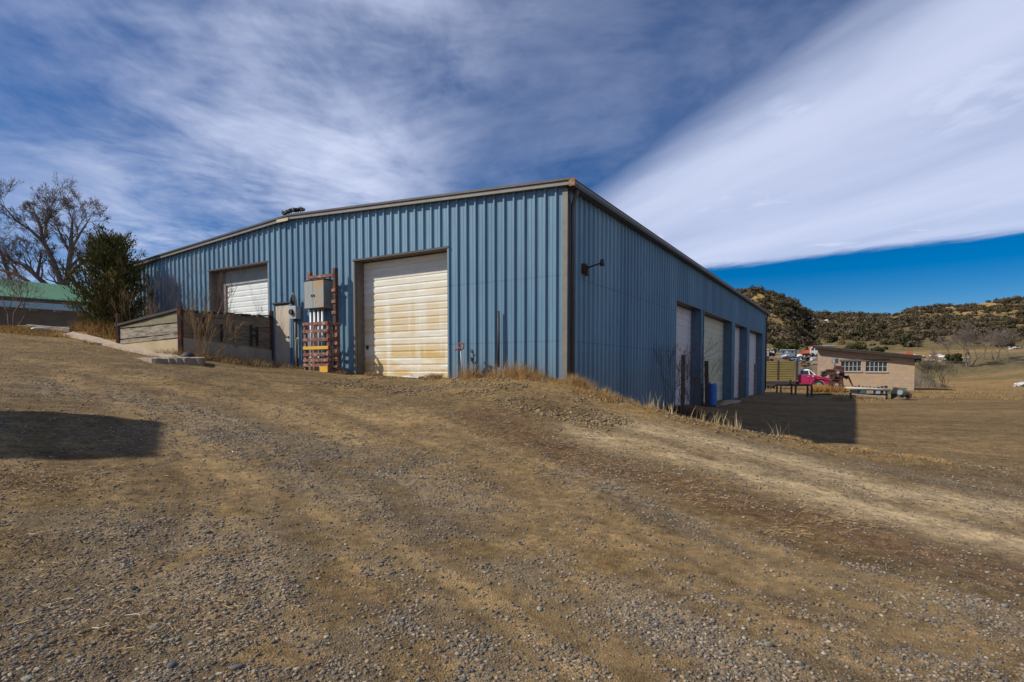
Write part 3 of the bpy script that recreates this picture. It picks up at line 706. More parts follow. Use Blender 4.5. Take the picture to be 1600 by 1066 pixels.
# electrical cabinet
M_CAB = None
def cabinet():
    global M_CAB
    m, nt, b = mat('grey_cabinet_paint')
    f = noise_out(nt, 3.2, 6, .65); c = mixc(nt, ramp(nt, f, [(.5, (0, 0, 0)), (.57, (.9, .9, .9))]), (.27, .29, .26), (.42, .22, .06))
    nt.links.new(c, b.inputs['Base Color']); b.inputs['Roughness'].default_value = .6; M_CAB = m
    grey = simple('grey_cabinet_side', (.25, .26, .25), (.19, .19, .18), 4, .6)
    s0, s1 = solve_s(508.5, .42), solve_s(478, .42); Y = gs((s0+s1)/2, .42)[1]; sm = (s0+s1)/2; W = s1-s0
    zt_, zb_ = at(493, 438.5, Y).z, at(493, 482, Y).z
    e = gempty('electrical_cabinet', sm, .42, zb_, 'grey two-door electrical cabinet with rust stains above the conduits', 'electrical cabinet')
    H = zt_-zb_; h = MB().box(-W/2, W/2, .0, .36, 0, H).build('housing', grey, e, bevel=.008)
    MB().box(-W/2-.02, W/2+.03, -.03, .38, H+.002, H+.03).build('top_lip', M_RUST, e)
    for x0, x1, mm in ((-W/2+.01, -W*.05-.005, simple('clean_cabinet_door', (.30, .32, .30), (.26, .275, .255), 3, .55)), (-W*.05+.005, W/2-.01, M_CAB)):
        dr = MB().box(x0, x1, -.022, -.002, .015, H-.015).build('door', mm, e, bevel=.005)
        hx = -W*.05+(-.05 if x1 < 0 else .06)
        MB().box(hx-.02, hx+.02, -.045, -.023, H*.42, H*.5).build('handle', M_BLACK, dr, bevel=.004)
    c = empty('conduit_bank', tuple(gm(sm, .3, zg-.1)), -YAW, 'four grey conduits rising from the ground into the cabinet', 'conduits')
    for i in range(4):
        x = -W/2+.16+i*(W-.3)/3.4
        t = MB().tube([(x, 0, 0), (x, 0, zb_-zg+.1-.003)], .052, 10)
        for z in (.5, 1.35): t.tube([(x, 0, z), (x, 0, z+.06)], .062, 10)
        t.build('conduit', M_GAL, c, True)
    # rack of flaking pipe guarding the conduits
    r0, r1 = solve_s(516, .66), solve_s(477, .66); rm = (r0+r1)/2; rw = r1-r0; Yr = gs(rm, .66)[1]
    base = gz(*gs(rm, .66)); g = gempty('pipe_guard_rack', rm, .66, base-.05, 'flaking red steel guard rack with one yellow rail around conduits', 'guard rack')
    top = at(497, 503.5, Yr).z-base+.05
    for x in (-rw/2+.05, rw/2-.05):
        for y in (.0, .34): MB().box(x-.045, x+.045, y-.045, y+.045, 0, top-(.0 if y == 0 else .03)).build('upright', M_CHIP, g, bevel=.006)
    yel = rusty('yellow_paint', (.62, .36, .03), (.3, .12, .03), .36, 8)
    for py, mm in ((506, M_CHIP), (518, M_CHIP), (531, M_CHIP), (543.8, yel), (554, M_CHIP), (563, M_CHIP), (571, M_CHIP)):
        z = at(497, py, Yr).z-base+.05; MB().box(-rw/2, rw/2, -.075, -.047, z-.05, z+.05).build('rail', mm, g, bevel=.006)
        if py != 571: MB().box(rw/2-.003, rw/2+.022, -.045, .38, z-.04, z+.035).build('side_rail', M_CHIP, g, bevel=.005)
    MB().box(rw/2-.38, rw/2-.02, -.085, -.05, .02, .2).build('toe_plate', yel, g)
    # tall pole and crossbar
    s = solve_s(526, .3); Yp = gs(s, .3)[1]; b0 = gz(*gs(s, .3)); zt2 = at(526, 419, Yp).z
    p = gempty('pole_bracket', s, .3, b0-.1, 'tall rusty pole with crossbar standing right of the cabinet', 'rusty pole')
    H = zt2-b0+.1; MB().box(-.06, .06, -.06, .06, 0, H).build('pole', M_RUST, p, bevel=.01)
    sl_ = solve_s(487, .3); cb = at(487, 434.5, gs(sl_, .3)[1]).z-b0+.1; cr = at(522, 429.5, Yp).z-b0+.1
    MB().beam((-(sl_-s), .0, cb), (-.06, 0, cr), .1, .09).build('crossbar', M_CHIP, p)
    MB().box(-(sl_-s)-.06, -(sl_-s)+.05, -.055, .055, cb-.08, cb+.2).build('crossbar_stub', M_CHIP, p)
    for q in (.25, .6, .95, 1.3): MB().box(-.09, .09, -.09, -.062, H-q-.5, H-q-.4).build('clamp', M_CHIP, p)
    MB().beam((-.06, -.1, top*1.02+.05), (-.55, -.35, top*1.0), .09, .05).build('white_strap', M_GAL, p)
    # meter
    s = solve_s(461.5, .2); Ym = gs(s, .2)[1]; zc = at(461, 489, Ym).z; b0 = gz(*gs(s, .2))
    e = gempty('electric_meter', s, .2, b0-.05, 'small grey meter box with round black dial beside the beige door', 'electric meter'); o = b0-.05
    H = zc-o
    MB().box(-.17, .17, -.08, .16, H-.21, H+.22).build('box', M_GAL, e, bevel=.01)
    MB().tube([(-.02, -.085, H+.02), (-.02, -.15, H+.02)], [.1, .09], 14).build('dial', M_BLACK, e)
    MB().tube([(0, .05, 0), (0, .05, H-.21)], .055, 10).build('conduit', simple('dark_conduit', (.1, .09, .08)), e, True)
    t = MB().tube([(0, .05, H+.22), (-.02, .03, H+.5), (.0, .0, H+.62)], [.05, .06, .035], 10)
    t.build('weatherhead_pipe', M_GAL, e, True)
    for k in range(5):
        t = MB(); a = k*1.1; t.tube([(.03*math.cos(a), -.03, H+.25), (.09*math.cos(a), -.08+.03*math.sin(a), H+.42), (.05*math.cos(a), -.05, H+.6), (-.03, -.02, H+.68)], .018, 6)
        t.build('cable', M_BLACK, e, True)
    s = solve_s(466, .25); b0 = gz(*gs(s, .25)); t = MB(); Hh = at(466, 527, gs(s, .25)[1]).z-b0
    t.tube([(-.1, 0, 0), (-.1, 0, Hh*.7), (-.06, 0, Hh*.95), (.02, 0, Hh), (.09, 0, Hh*.94)], .022, 8)
    o = t.build('bent_cable', simple('pale_cable', (.45, .4, .3)), None, True); x, y = gs(s, .25); o.location = (x, y, b0-.02); o.rotation_euler = (0, 0, -YAW)
    tag(o, 'pale hooked cable coming out of the ground under the meter', 'cable')
cabinet()

def wall_bits():
    # slim leaning black pipe
    s = solve_s(779, .12); x, y = gs(s, .12); b0 = gz(x, y); H = at(780, 486, y).z-b0
    t = MB().tube([(.0, 0, .25), (.01, -.01, H*.5), (0, .0, H)], .033, 10); o = t.build('standpipe', M_BLACK, None, True); o.location = (x, y, b0); o.rotation_euler = (0, 0, -YAW)
    tag(o, 'slim black pipe standing against the sunlit blue wall', 'pipe')
    # yard hydrant
    s = solve_s(720, .45); x, y = gs(s, .45); b0 = gz(x, y)-.05; H = at(720, 541, y).z-b0
    e = empty('yard_hydrant', (x, y, b0), -YAW, 'thin yard hydrant with red ring handle beside the ochre-stained door', 'hydrant')
    MB().tube([(.06, 0, 0), (0, 0, H-.1)], .016, 8).build('riser', M_GAL, e, True)
    red = rusty('red_iron', (.25, .05, .035), (.12, .04, .03), .45, 20)
    pts = [(.02+.085*math.cos(a), 0, H+.085*math.sin(a)) for a in np.linspace(0, 2*math.pi, 15)]
    MB().tube(pts, .02, 6, False).build('handle', red, e, True)
    MB().tube([(0, 0, H-.12), (-.02, 0, H-.04), (-.17, -.02, H-.10)], .026, 8).build('spout', red, e, True)
    # dry weed-like valve stake
    s = solve_s(740, .3); x, y = gs(s, .3); b0 = gz(x, y)-.03; H = at(740, 552, y).z-b0
    t = MB().tube([(0, 0, 0), (.01, 0, H)], .012, 6)
    for k in range(14):
        a = random.uniform(0, 6.28); z = H-random.uniform(-.08, .3); t.beam((0, 0, z-.03), (.1*math.cos(a), .05*math.sin(a), z+.05), .05, .012)
    o = t.build('wilted_weed', simple('grey_green_weed', (.09, .1, .08)), None); o.location = (x, y, b0); tag(o, 'grey wilted weed stalk against the blue wall right of hydrant', 'weed')
    # white board lying in front of the door
    x, y = gs(4.6, .45); z = gz(x, y)
    o = MB().box(-.33, .33, -.12, .12, 0, .03).box(.1, .34, -.1, .14, .032, .05).build('scrap_board', simple('white_board', (.7, .7, .68), (.5, .48, .44), 6), None, bevel=.006)
    o.location = (x, y, z+.02); o.rotation_euler = (.06, .05, -YAW-.1); tag(o, 'white scrap board lying at the foot of the ochre-stained door', 'board')
    # wall bracket on the shaded side
    x, y = ss(.93, .05); z = 4.27
    e = empty('wall_bracket_lamp', (x, y, z), -YAW, 'small rusty bracket lamp arm sticking out of the shaded side wall', 'wall lamp')
    MB().tube([(-.03, 0, 0), (.07, 0, 0)], [.14, .12], 12).box(.05, .12, -.05, .05, -.2, .06).build('mount', M_RUST, e, bevel=.006)
    MB().tube([(.07, 0, .0), (.3, .0, .05), (.52, .0, .10)], .022, 8).build('arm', M_BLACK, e, True)
    MB().tube([(.51, 0, .02), (.51, 0, .18)], [.06, .045], 10).build('lamp_holder', M_BLACK, e, True)
wall_bits()

def birds():
    px = [448, 455, 459.5, 464.5, 468.5, 472, 475.5]
    b_m = simple('black_feathers', (.012, .012, .016), (.025, .024, .03), 20, .6)
    def bird():
        bm = bpy.data.meshes.new('bird')
        # one continuous skinned body: tail, rump, breast, neck, head, beak
        J = [(-.17, 0, .10), (-.09, 0, .12), (0, 0, .13), (.07, 0, .17), (.10, 0, .235), (.155, 0, .232)]; Rr = [.016, .045, .075, .06, .036, .006]
        bm.from_pydata(J, [(i, i+1) for i in range(5)], []); o = bpy.data.objects.new('bird', bm); COL.objects.link(o)
        o.modifiers.new('skin', 'SKIN')
        for i, v in enumerate(bm.skin_vertices[0].data): v.radius = (Rr[i]*.85, Rr[i])
        bm.skin_vertices[0].data[2].use_root = True
        o.modifiers.new('sub', 'SUBSURF').levels = 1; o.modifiers['sub'].render_levels = 1
        bm.materials.append(b_m)
        for sy in (-1, 1): MB().add([(.05, sy*.06, .19), (-.06, sy*.072, .19), (-.15, sy*.03, .13), (-.05, sy*.075, .09), (.05, sy*.066, .11)], [(0, 1, 2, 3, 4)]).build('wing', b_m, o)
        for sy in (-1, 1): MB().tube([(0, sy*.03, .08), (.01, sy*.03, .0), (.045, sy*.03, .002)], .008, 5).build('leg', b_m, o)
        return o
    B0 = bird(); lab = ['leftmost black bird apart at the left end of the ridge row', 'second black bird from the left on the roof ridge', 'third black bird from the left on the roof ridge', 'fourth black bird from the left, just before the gap',
                        'first black bird right of the gap on the roof ridge', 'second black bird from the right on the roof ridge', 'rightmost black bird of the row on the roof ridge']
    for i, p in enumerate(px):
        o = B0 if i == 0 else copy_tree(B0)
        s = solve_s(p, .03); x, y = gs(s, .03); o.location = (x, y, topz(-s)+.165)
        o.rotation_euler = (0, 0, -YAW+(math.pi if i % 3 == 0 else .4*i)); o.scale = (1.0,)*3; tag(o, lab[i], 'bird', 'birds perched on the roof ridge')
birds()
# ------------------------------------------------------------------ timber retaining bin on the left
PA, PB = (-8.45, 20.0), (-10.1, 17.3)              # by the beige door / outer corner
PC_ = (-13.35, 19.25)
def timber_bin():
    def zl(px, py, P): return at(px, py, P[1]).z
    zt_a, zt_b, zt_c = zl(427, 492, PA), zl(283, 484, PB), zl(190, 508, PC_)
    e = empty('timber_retaining_bin', (PB[0], PB[1], 0), 0, 'old timber plank bin with rusty corner posts in front of the left door', 'plank bin')
    def P(Q, z): return Vector((Q[0]-PB[0], Q[1]-PB[1], z))
    def lerp(A, B, t): return (A[0]+(B[0]-A[0])*t, A[1]+(B[1]-A[1])*t)
    def wall(A, B, rows, m, th=.09, off=0, jig=.012):
        n = Vector((B[1]-A[1], A[0]-B[0], 0)).normalized()
        for (a0, a1, b0, b1, t0, t1, mm) in rows:      # z at A (low, high), z at B (low, high)
            A2, B2 = lerp(A, B, t0), lerp(A, B, t1); w = MB(); N = 7; vs = []; fs = []
            o = off+random.uniform(-jig, jig)
            for k in range(N+1):
                t = k/N; Q = lerp(A2, B2, t); z0 = a0+(b0-a0)*(t0+(t1-t0)*t)+random.uniform(-.008, .008); z1 = a1+(b1-a1)*(t0+(t1-t0)*t)+random.uniform(-.014, .014); q = random.uniform(-.006, .006)
                for dd in (o+q, o+q+th):
                    vs += [P(Q, z0)+n*dd, P(Q, z1)+n*dd]
            for k in range(N):
                i = k*4; j = i+4
                fs += [(i, i+1, j+1, j), (i+2, j+2, j+3, i+3), (i+1, i+3, j+3, j+1), (i, j, j+2, i+2)]
            fs += [(0, 2, 3, 1), (N*4, N*4+1, N*4+3, N*4+2)]
            w.add(vs, fs); w.build('plank', mm or m, e)
    # shaded right side PA->PB
    za, zb = gz(*PA)-.3, gz(*PB)-.3
    g = .002; rows = []
    ztop_a, ztop_b = zt_a-.08, zt_b-.05; zc_a, zc_b = 2.32, 2.62       # top of the concrete footing
    n = 6; 
    for k in range(n):
        f0, f1 = k/n, (k+1)/n
        rows.append((zc_a+(ztop_a-zc_a)*f0+g, zc_a+(ztop_a-zc_a)*f1, zc_b+(ztop_b-zc_b)*f0+g, zc_b+(ztop_b-zc_b)*f1, 0, 1, M_WOODD if k % 2 else M_WOODG2))
    wall(PA, PB, rows, M_WOODD, .07, jig=.004)
    wall(PA, PB, [(zc_a-.1, ztop_a-.04, zc_b-.1, ztop_b-.04, 0, 1, M_BLACKW)], M_BLACKW, .03, .10, .0)  # added dark backing, no real plank: shade for the gaps put into its colour
    w = MB(); nrm = Vector((PB[1]-PA[1], PA[0]-PB[0], 0)).normalized()
    vs = []
    for Q, z0, z1 in ((PA, za, zc_a), (PB, zb, zc_b)):
        for d in (-.04, .16): vs += [P(Q, z0)+nrm*d, P(Q, z1)+nrm*d]
    w.add(vs, [(0, 1, 5, 4), (2, 6, 7, 3), (1, 3, 7, 5), (0, 2, 3, 1), (4, 5, 7, 6)]); w.build('concrete_footing', M_CONC, e)
    # ragged top edge of broken boards
    for k in range(16):
        t = (k+.3)/16; Q = lerp(PA, PB, t); z = ztop_a+(ztop_b-ztop_a)*t; L_ = lerp(PA, PB, min(1, t+random.uniform(.03, .07)))
        MB().beam(P(Q, z+random.uniform(0.0, .03)), P(L_, z+random.uniform(.0, .05)), .14, .05).build('cap_board', M_BLACKW, e)
    # vertical battens on the shaded face
    for t, z0, z1 in ((.27, 2.45, 3.15), (.20, 2.45, 3.1), (.45, 2.4, 3.2), (.60, 2.55, 3.1), (.78, 2.7, 3.3)):
        Q = lerp(PA, PB, t); MB().beam(P(Q, z0)-nrm*.06, P(Q, z1)-nrm*.06, .07, .035, up=(0, 1, 0)).build('batten', M_BLACKW if t != .45 else M_WOODG, e)
    Q0, Q1 = lerp(PA, PB, .205), lerp(PA, PB, .265)
    MB().beam(P(Q0, 2.8)-nrm*.06, P(Q1, 2.8)-nrm*.06, .03, .06).build('rung', M_BLACKW, e); MB().beam(P(Q0, 3.02)-nrm*.06, P(Q1, 3.02)-nrm*.06, .03, .06).build('rung', M_BLACKW, e)
    # sunlit left side PB->PC
    zz = lambda py: zl(283, py, PB); yy = lambda py: zl(190, py, PC_)
    rows = [(zz(520)+.0, zz(505), yy(530), yy(515), 0, 1, M_WOODG), (zz(503), zz(487)+.0, yy(513), yy(511), 0, .98, M_WOODM), (zz(527)+.0, zz(521), yy(538), yy(532), 0, 1, M_WOODG)]
    wall(PB, PC_, rows, M_WOODG, .06, jig=.004)
    wall(PB, PC_, [(zz(485), zz(481), yy(510), yy(506), -.01, 1.03, M_BLACKW)], M_BLACKW, .12, -.05)
    n2 = Vector((PC_[1]-PB[1], PB[0]-PC_[0], 0)).normalized(); vs = []
    for Q, z0, z1 in ((PB, gz(*PB)-.4, zz(529)), (PC_, gz(*PC_)-.4, yy(539))):
        for d in (-.02, .16): vs += [P(Q, z0)+n2*d, P(Q, z1)+n2*d]
    w = MB(); w.add(vs, [(0, 1, 5, 4), (2, 6, 7, 3), (1, 3, 7, 5), (0, 2, 3, 1), (4, 5, 7, 6)]); w.build('sunlit_footing', simple('tan_concrete', (.42, .34, .21), (.33, .26, .15), 1.6, .9, bs=.5, det=9), e)
    # back boards so the inside reads as a boarded pen
    wall(PC_, (-16.0, 23.0), [(2.4, 3.1, 3.0, 3.6, 0, 1, M_WOODD)], M_WOODD, .08)
    for Q, zt_, r, mm in ((PA, zl(427, 486, PA), .065, M_RUST), (PB, zl(283, 478, PB), .06, M_RUST), (PC_, zl(190, 490, PC_), .05, M_RUST)):
        MB().box(Q[0]-PB[0]-r, Q[0]-PB[0]+r, Q[1]-PB[1]-r-.02, Q[1]-PB[1]+r-.02, gz(*Q)-.3, zt_).build('post', mm, e, bevel=.01)
M_WOODG2 = simple('grey_brown_boards', (.25, .20, .145), (.12, .09, .065), 2.5, .9, bs=.6, det=8, stretch=(1, 1, 9))
M_WOODM = simple('mossy_board', (.22, .195, .11), (.15, .13, .075), 2.5, .9, bs=.5, det=8, stretch=(1, 1, 7))
M_BLACKW = simple('dark_board_and_shade', (.05, .038, .028), (.028, .022, .018), 5, .9, bs=.5)  # dark boards, and the added backings that stand in for shade in gaps
timber_bin()

def slab_obj(name, pts, th, m, label, cat, z_of=None, n=14, rough=.012):
    """a slab following the ground: pts = 4 corners (x,y) ccw"""
    (x0, y0), (x1, y1), (x2, y2), (x3, y3) = pts; vs = []; fs = []
    for i in range(n+1):
        for j in range(5):
            u, v = i/n, j/4; x = (x0*(1-u)+x1*u)*(1-v)+(x3*(1-u)+x2*u)*v; y = (y0*(1-u)+y1*u)*(1-v)+(y3*(1-u)+y2*u)*v
            e = 1 if (i in (0, n) or j in (0, 4)) else 0
            x += random.uniform(-1, 1)*.03*e; y += random.uniform(-1, 1)*.03*e
            z = (z_of(u, v) if z_of else float(zt(x, y, False)))+random.uniform(-rough, rough)
            vs.append((x, y, z+th))
    k = len(vs); vs += [(x, y, z-th-.35) for x, y, z in vs]
    for i in range(n):
        for j in range(4): a = i*5+j; fs += [(a, a+5, a+6, a+1)]
    for i in range(n): a = i*5; fs += [(a, a+k, a+5+k, a+5), (a+4, a+9, a+9+k, a+4+k)]
    for j in range(4): fs += [(j, j+1, j+1+k, j+k), (n*5+j, n*5+j+k, n*5+j+1+k, n*5+j+1)]
    cx = sum(p[0] for p in pts)/4; cy = sum(p[1] for p in pts)/4; cz = float(zt(cx, cy, False))
    vs = [(x-cx, y-cy, z-cz) for x, y, z in vs]
    o = MB().add(vs, fs).build(name, m, None); o.location = (cx, cy, cz); return tag(o, label, cat)
M_SLAB = simple('dusty_slab_concrete', (.30, .25, .185), (.19, .155, .115), 1.6, .95, bs=.7, bd=.02, det=10)
M_SAND = simple('sandy_pink_concrete', (.44, .345, .25), (.33, .26, .185), 1.3, .95, bs=.6, bd=.02, det=9)
def P0(px, py, Y): v = at(px, py, Y); return (v.x, v.y)
slab_obj('concrete_slab', [P0(238, 566, 14.3), P0(316, 566, 14.6), P0(322, 556, 15.9), P0(206, 556, 15.4)], 0.0, M_SLAB, 'thick broken concrete slab end at the road edge below the timber bin', 'concrete slab', z_of=lambda u, v: at(270, 560, 14.4).z+.02-.03*(1-u)+.05*v, rough=.012)
slab_obj('walkway', [P0(100, 530, 20.6), P0(262, 550, 15.9), P0(300, 548, 16.6), P0(112, 525, 22.0)], .07, M_SAND, 'cracked sandy concrete walkway climbing left past the timber bin', 'walkway', n=26)
for (a, b, Y0, Y1, lab) in (((30, 518), (112, 524), 24.5, 22.9, 'upper grey timber rail lying in the grass below the green-roofed shed'), ((45, 524), (112, 529), 23.6, 22.3, 'lower grey timber rail lying in the grass below the green-roofed shed')):
    A = at(*a, Y0); B = at(*b, Y1); A.z = gz(A.x, A.y)+.12; B.z = gz(B.x, B.y)+.12; Cc = (A+B)/2
    o = MB().beam(A-Cc, B-Cc, .16, .16).build('timber_rail', M_WOODG, None, bevel=.01); o.location = Cc; tag(o, lab, 'timber')
A = at(64, 528, 21.5); o = MB().ico((0, 0, 0), .28, 2, .12, (1.3, .6, .3)).build('pale_rock', simple('pale_stone', (.55, .52, .48), (.42, .39, .36), 5), None); o.location = (A.x, A.y, gz(A.x, A.y)+.08); tag(o, 'pale flat rock at the left road edge beside the weeds', 'rock')
# kerb line / board in front of the cabinet end of the bin
A, B = Vector((*gs(10.2, 1.25), 0)), Vector((*gs(15.3, 3.9), 0))
for V_ in (A, B): V_.z = gz(V_.x, V_.y)+.02
Cc = (A+B)/2; o = MB().beam(A-Cc, B-Cc, .12, .1).build('edging_board', M_WOODG, None, bevel=.008); o.location = Cc; tag(o, 'long pale edging board lying on the dirt below the bin', 'board')
# old half-buried tyre / culvert pipe at the bin corner
A = at(294, 549, 16.4); c = MB().tube([(0, .1, .0), (0, -.1, .0)], .2, 18).tube([(0, -.102, .0), (0, -.12, .0)], [.13, .12], 16); o = c.build('old_tyre', simple('grey_rubber', (.05, .055, .065), (.035, .04, .045), 8), None, True); o.location = (A.x, A.y, gz(A.x, A.y)); o.rotation_euler = (0, 0, .5); tag(o, 'grey half-buried tyre at the foot of the bin corner post', 'tyre')

# ------------------------------------------------------------------ low shed with green roof, far left
def left_shed():
    Yr, Ye = 39.0, 35.5
    e = empty('green_roof_shed', (-30, 36, 2.6), 0, 'low brown shed with green metal roof and pale blue eave at left', 'shed')
    def V(px, py, Y): v = at(px, py, Y); return Vector((v.x+30, v.y-36, v.z-2.6))
    m = MB()
    a, b, c, d = V(-260, 410, Yr), V(150, 452, Yr+4), V(165, 475, Ye+3.6), V(-300, 442, Ye-1)
    up = Vector((0, 0, .05)); m.add([a, b, c, d, a+up, b+up, c+up, d+up], [(0, 1, 2, 3), (4, 7, 6, 5), (0, 4, 5, 1), (1, 5, 6, 2), (2, 6, 7, 3), (3, 7, 4, 0)])
    for k in range(1, 46):
        t = k/46; p, q = a.lerp(b, t), d.lerp(c, t); m.beam(p+up*1.2, q+up*1.2, .03, .03)
    m.build('roof', simple('green_roof_metal', (.05, .15, .085), (.07, .185, .105), 1.2, .55), e)
    m = MB(); d2, c2 = V(-300, 446, Ye-.6), V(165, 478, Ye+3.8); d3, c3 = V(-300, 424, Ye-1.6), V(175, 481, Ye+2.6)
    g1, g2 = V(-300, 449, Ye-1.5), V(170, 480.5, Ye+2.7); g1b, g2b = V(-300, 460, Ye-1.55), V(170, 490, Ye+2.65)
    m.add([g1, g2, g2-Vector((0, 0, .40)), g1-Vector((0, 0, .40)), g1+Vector((0, .05, 0)), g2+Vector((0, .05, 0)), g2+Vector((0, .05, -.40)), g1+Vector((0, .05, -.40))], [(0, 3, 2, 1), (4, 5, 6, 7), (2, 3, 7, 6), (0, 1, 5, 4)])
    m.build('blue_eave', simple('pale_blue_metal', (.25, .40, .46), (.20, .34, .40), 1.5, .5), e)
    w0, w1 = V(-300, 462, Ye-.7), V(150, 492, Ye+3.5); dn = Vector((0, 0, -3.4)); bk = Vector((0, 6, 0)); u3 = Vector((0, 0, .8))
    MB().add([w0+u3, w1+u3, w1+dn, w0+dn, w0+u3+bk, w1+u3+bk, w1+dn+bk, w0+dn+bk], [(0, 1, 2, 3), (1, 5, 6, 2), (4, 7, 6, 5), (0, 3, 7, 4)]).build('wall', simple('brown_stucco', (.13, .11, .085), (.10, .082, .062), 1.5, .95), e)
    for k in range(7):
        t = .42+k*.09; p = w0.lerp(w1, t)+Vector((0, -.3, -.02)); MB().box(p.x-.05, p.x+.05, p.y-.35, p.y+.3, p.z-.02, p.z+.1).build('rafter_end', M_WOODG, e)
left_shed()
def shade_barn():
    e = empty('equipment_shed', (SHB[0], SHB[1], 0), SHB[4], 'flat-topped grey metal shed beyond the left edge casting its shadow over the road', 'shed')
    W, D, H, z0 = SHB[2], SHB[3], SHB[5], -.5
    MB().box(-W, 0, 0, D, z0, H).build('walls', simple('grey_sheet', (.3, .3, .29), None, 2), e)
    MB().box(-W-.1, .02, -.02, D+.02, H+.003, H+.1).build('roof', M_ROOF, e)
    MB().box(-W+1, -W+3.4, -.05, -.003, z0, H-.8).build('door', M_TRIMD, e)
s_tr = hit(237, 655); s_br = hit(230, 714)
_zt = gz(*s_tr); _zb = gz(*s_br); HT = 5.6
def back(p, z, H): t = (H-z)/(-LIGHT.z); return (p[0]-LIGHT.x*t, p[1]-LIGHT.y*t)
_p1 = back(s_tr, _zt, HT); _p0 = back(s_br, _zb, HT)
print('shade corners', s_tr, s_br, _p1, _p0, 'frame limit', -.906*_p1[1], -.906*_p0[1])
_ang = math.atan2(_p1[1]-_p0[1], _p1[0]-_p0[0])
SHB = (_p0[0], _p0[1], 9.0, math.hypot(_p1[0]-_p0[0], _p1[1]-_p0[1]), _ang-math.pi/2, HT)
shade_barn()

# ------------------------------------------------------------------ trees and shrubs
def branchy(name, base, trunks, levels, m, ratio=.78, spread=.55, twist=.35, kids=(2, 3), rmin=.004, upb=.15, seg=3, tint=(.1, .08, .07), sides=4, gravity=0, seed=1, parts=True, paths=()):
    rnd = random.Random(seed); V = []; F = []; TV = []; TF = []
    def ring(store_v, store_f, pts, rad, n):
        b = len(store_v); m_ = len(pts); d0 = (pts[1]-pts[0]).normalized(); ref = Vector((0, 0, 1)) if abs(d0.z) < .9 else Vector((1, 0, 0)); u = d0.cross(ref).normalized()
        for i, p in enumerate(pts):
            d = (pts[min(i+1, m_-1)]-pts[max(i-1, 0)]).normalized(); u = (u-d*u.dot(d)).normalized(); w = d.cross(u)
            for k in range(n): a = 2*math.pi*k/n; store_v.append(tuple(p+(u*math.cos(a)+w*math.sin(a))*rad[i]))
        for i in range(m_-1):
            for k in range(n): store_f.append((b+i*n+k, b+i*n+(k+1) % n, b+(i+1)*n+(k+1) % n, b+(i+1)*n+k))
    def grow(p, d, L, r, lv):
        pts = [p]; rad = [r]; q = d.copy(); r1 = r*(.72 if lv < levels else .3)
        for k in range(seg):
            q = (q+Vector((rnd.gauss(0, 1), rnd.gauss(0, 1), rnd.gauss(0, 1)))*twist*.28+Vector((0, 0, upb*.3-gravity*.2))).normalized()
            pts.append(pts[-1]+q*L/seg); rad.append(r+(r1-r)*(k+1)/seg)
        big = lv < 2
        ring(TV if big else V, TF if big else F, pts, rad, 7 if lv < 2 else (sides if lv < 4 else 3))
        if lv >= levels: return
        n = rnd.randint(*kids)+(1 if lv > 1 else 0)
        for i in range(n):
            t = 1 if i < 2 else rnd.uniform(.35, .95)
            k = min(int(t*seg), seg-1); f = t*seg-k; o = pts[k].lerp(pts[k+1], min(1, f))
            ax = Vector((rnd.gauss(0, 1), rnd.gauss(0, 1), rnd.gauss(0, 1))).cross(q).normalized()
            nd = q.copy(); nd.rotate(Matrix.Rotation(rnd.uniform(.5, 1.15)*spread, 3, ax))
            nd = (nd+Vector((0, 0, upb))).normalized()
            grow(o, nd, L*ratio*rnd.uniform(.75, 1.15), max(rmin, (r1 if t == 1 else r1*.8)*rnd.uniform(.62, .85)), lv+1)
    for (off, d, L, r) in trunks: grow(Vector(off), Vector(d).normalized(), L, r, 0)
    for pth, r0, r1, Lb, lv0 in paths:
        pth = [Vector(p) for p in pth]; n_ = len(pth); rr = [r0+(r1-r0)*i/(n_-1) for i in range(n_)]; ring(TV, TF, pth, rr, 8)
        for i in range(1, n_):
            d = (pth[i]-pth[i-1]).normalized()
            for q in range(3 if i < n_-1 else 4):
                f = rnd.uniform(0, 1) if i < n_-1 else 1
                if i == 1 and f < .6: continue
                o_ = pth[i-1].lerp(pth[i], f); ax = Vector((0, 1, 0)) if rnd.random() < .6 else Vector((rnd.gauss(0, 1), rnd.gauss(0, 1), rnd.gauss(0, 1))).normalized()
                nd = d.copy(); nd.rotate(Matrix.Rotation(rnd.choice((-1, 1))*rnd.uniform(.25, .8), 3, ax)); grow(o_, (nd+Vector((0, 0, upb))).normalized(), Lb*rnd.uniform(.7, 1.2), rr[i]*.55, lv0)
    if parts and TV:
        e = empty(name, base)
        a = MB().add(TV, TF).build('trunk', m, e, True, fix=False)
        b = MB().add(V, F).build('crown', m, e, True, fix=False); return e
    b = MB().add(TV+V, TF+[tuple(i+len(TV) for i in f) for f in F]).build(name, m, None, True, fix=False); b.location = base; return b
M_BARK = simple('grey_brown_bark', (.17, .132, .108), (.095, .072, .058), 6, .95, bs=.4, stretch=(3, 3, .5))
M_BARKR = simple('reddish_twigs', (.17, .105, .07), (.10, .06, .042), 6, .95)
M_BARKY = simple('golden_twigs', (.30, .18, .07), (.20, .12, .05), 5, .95)
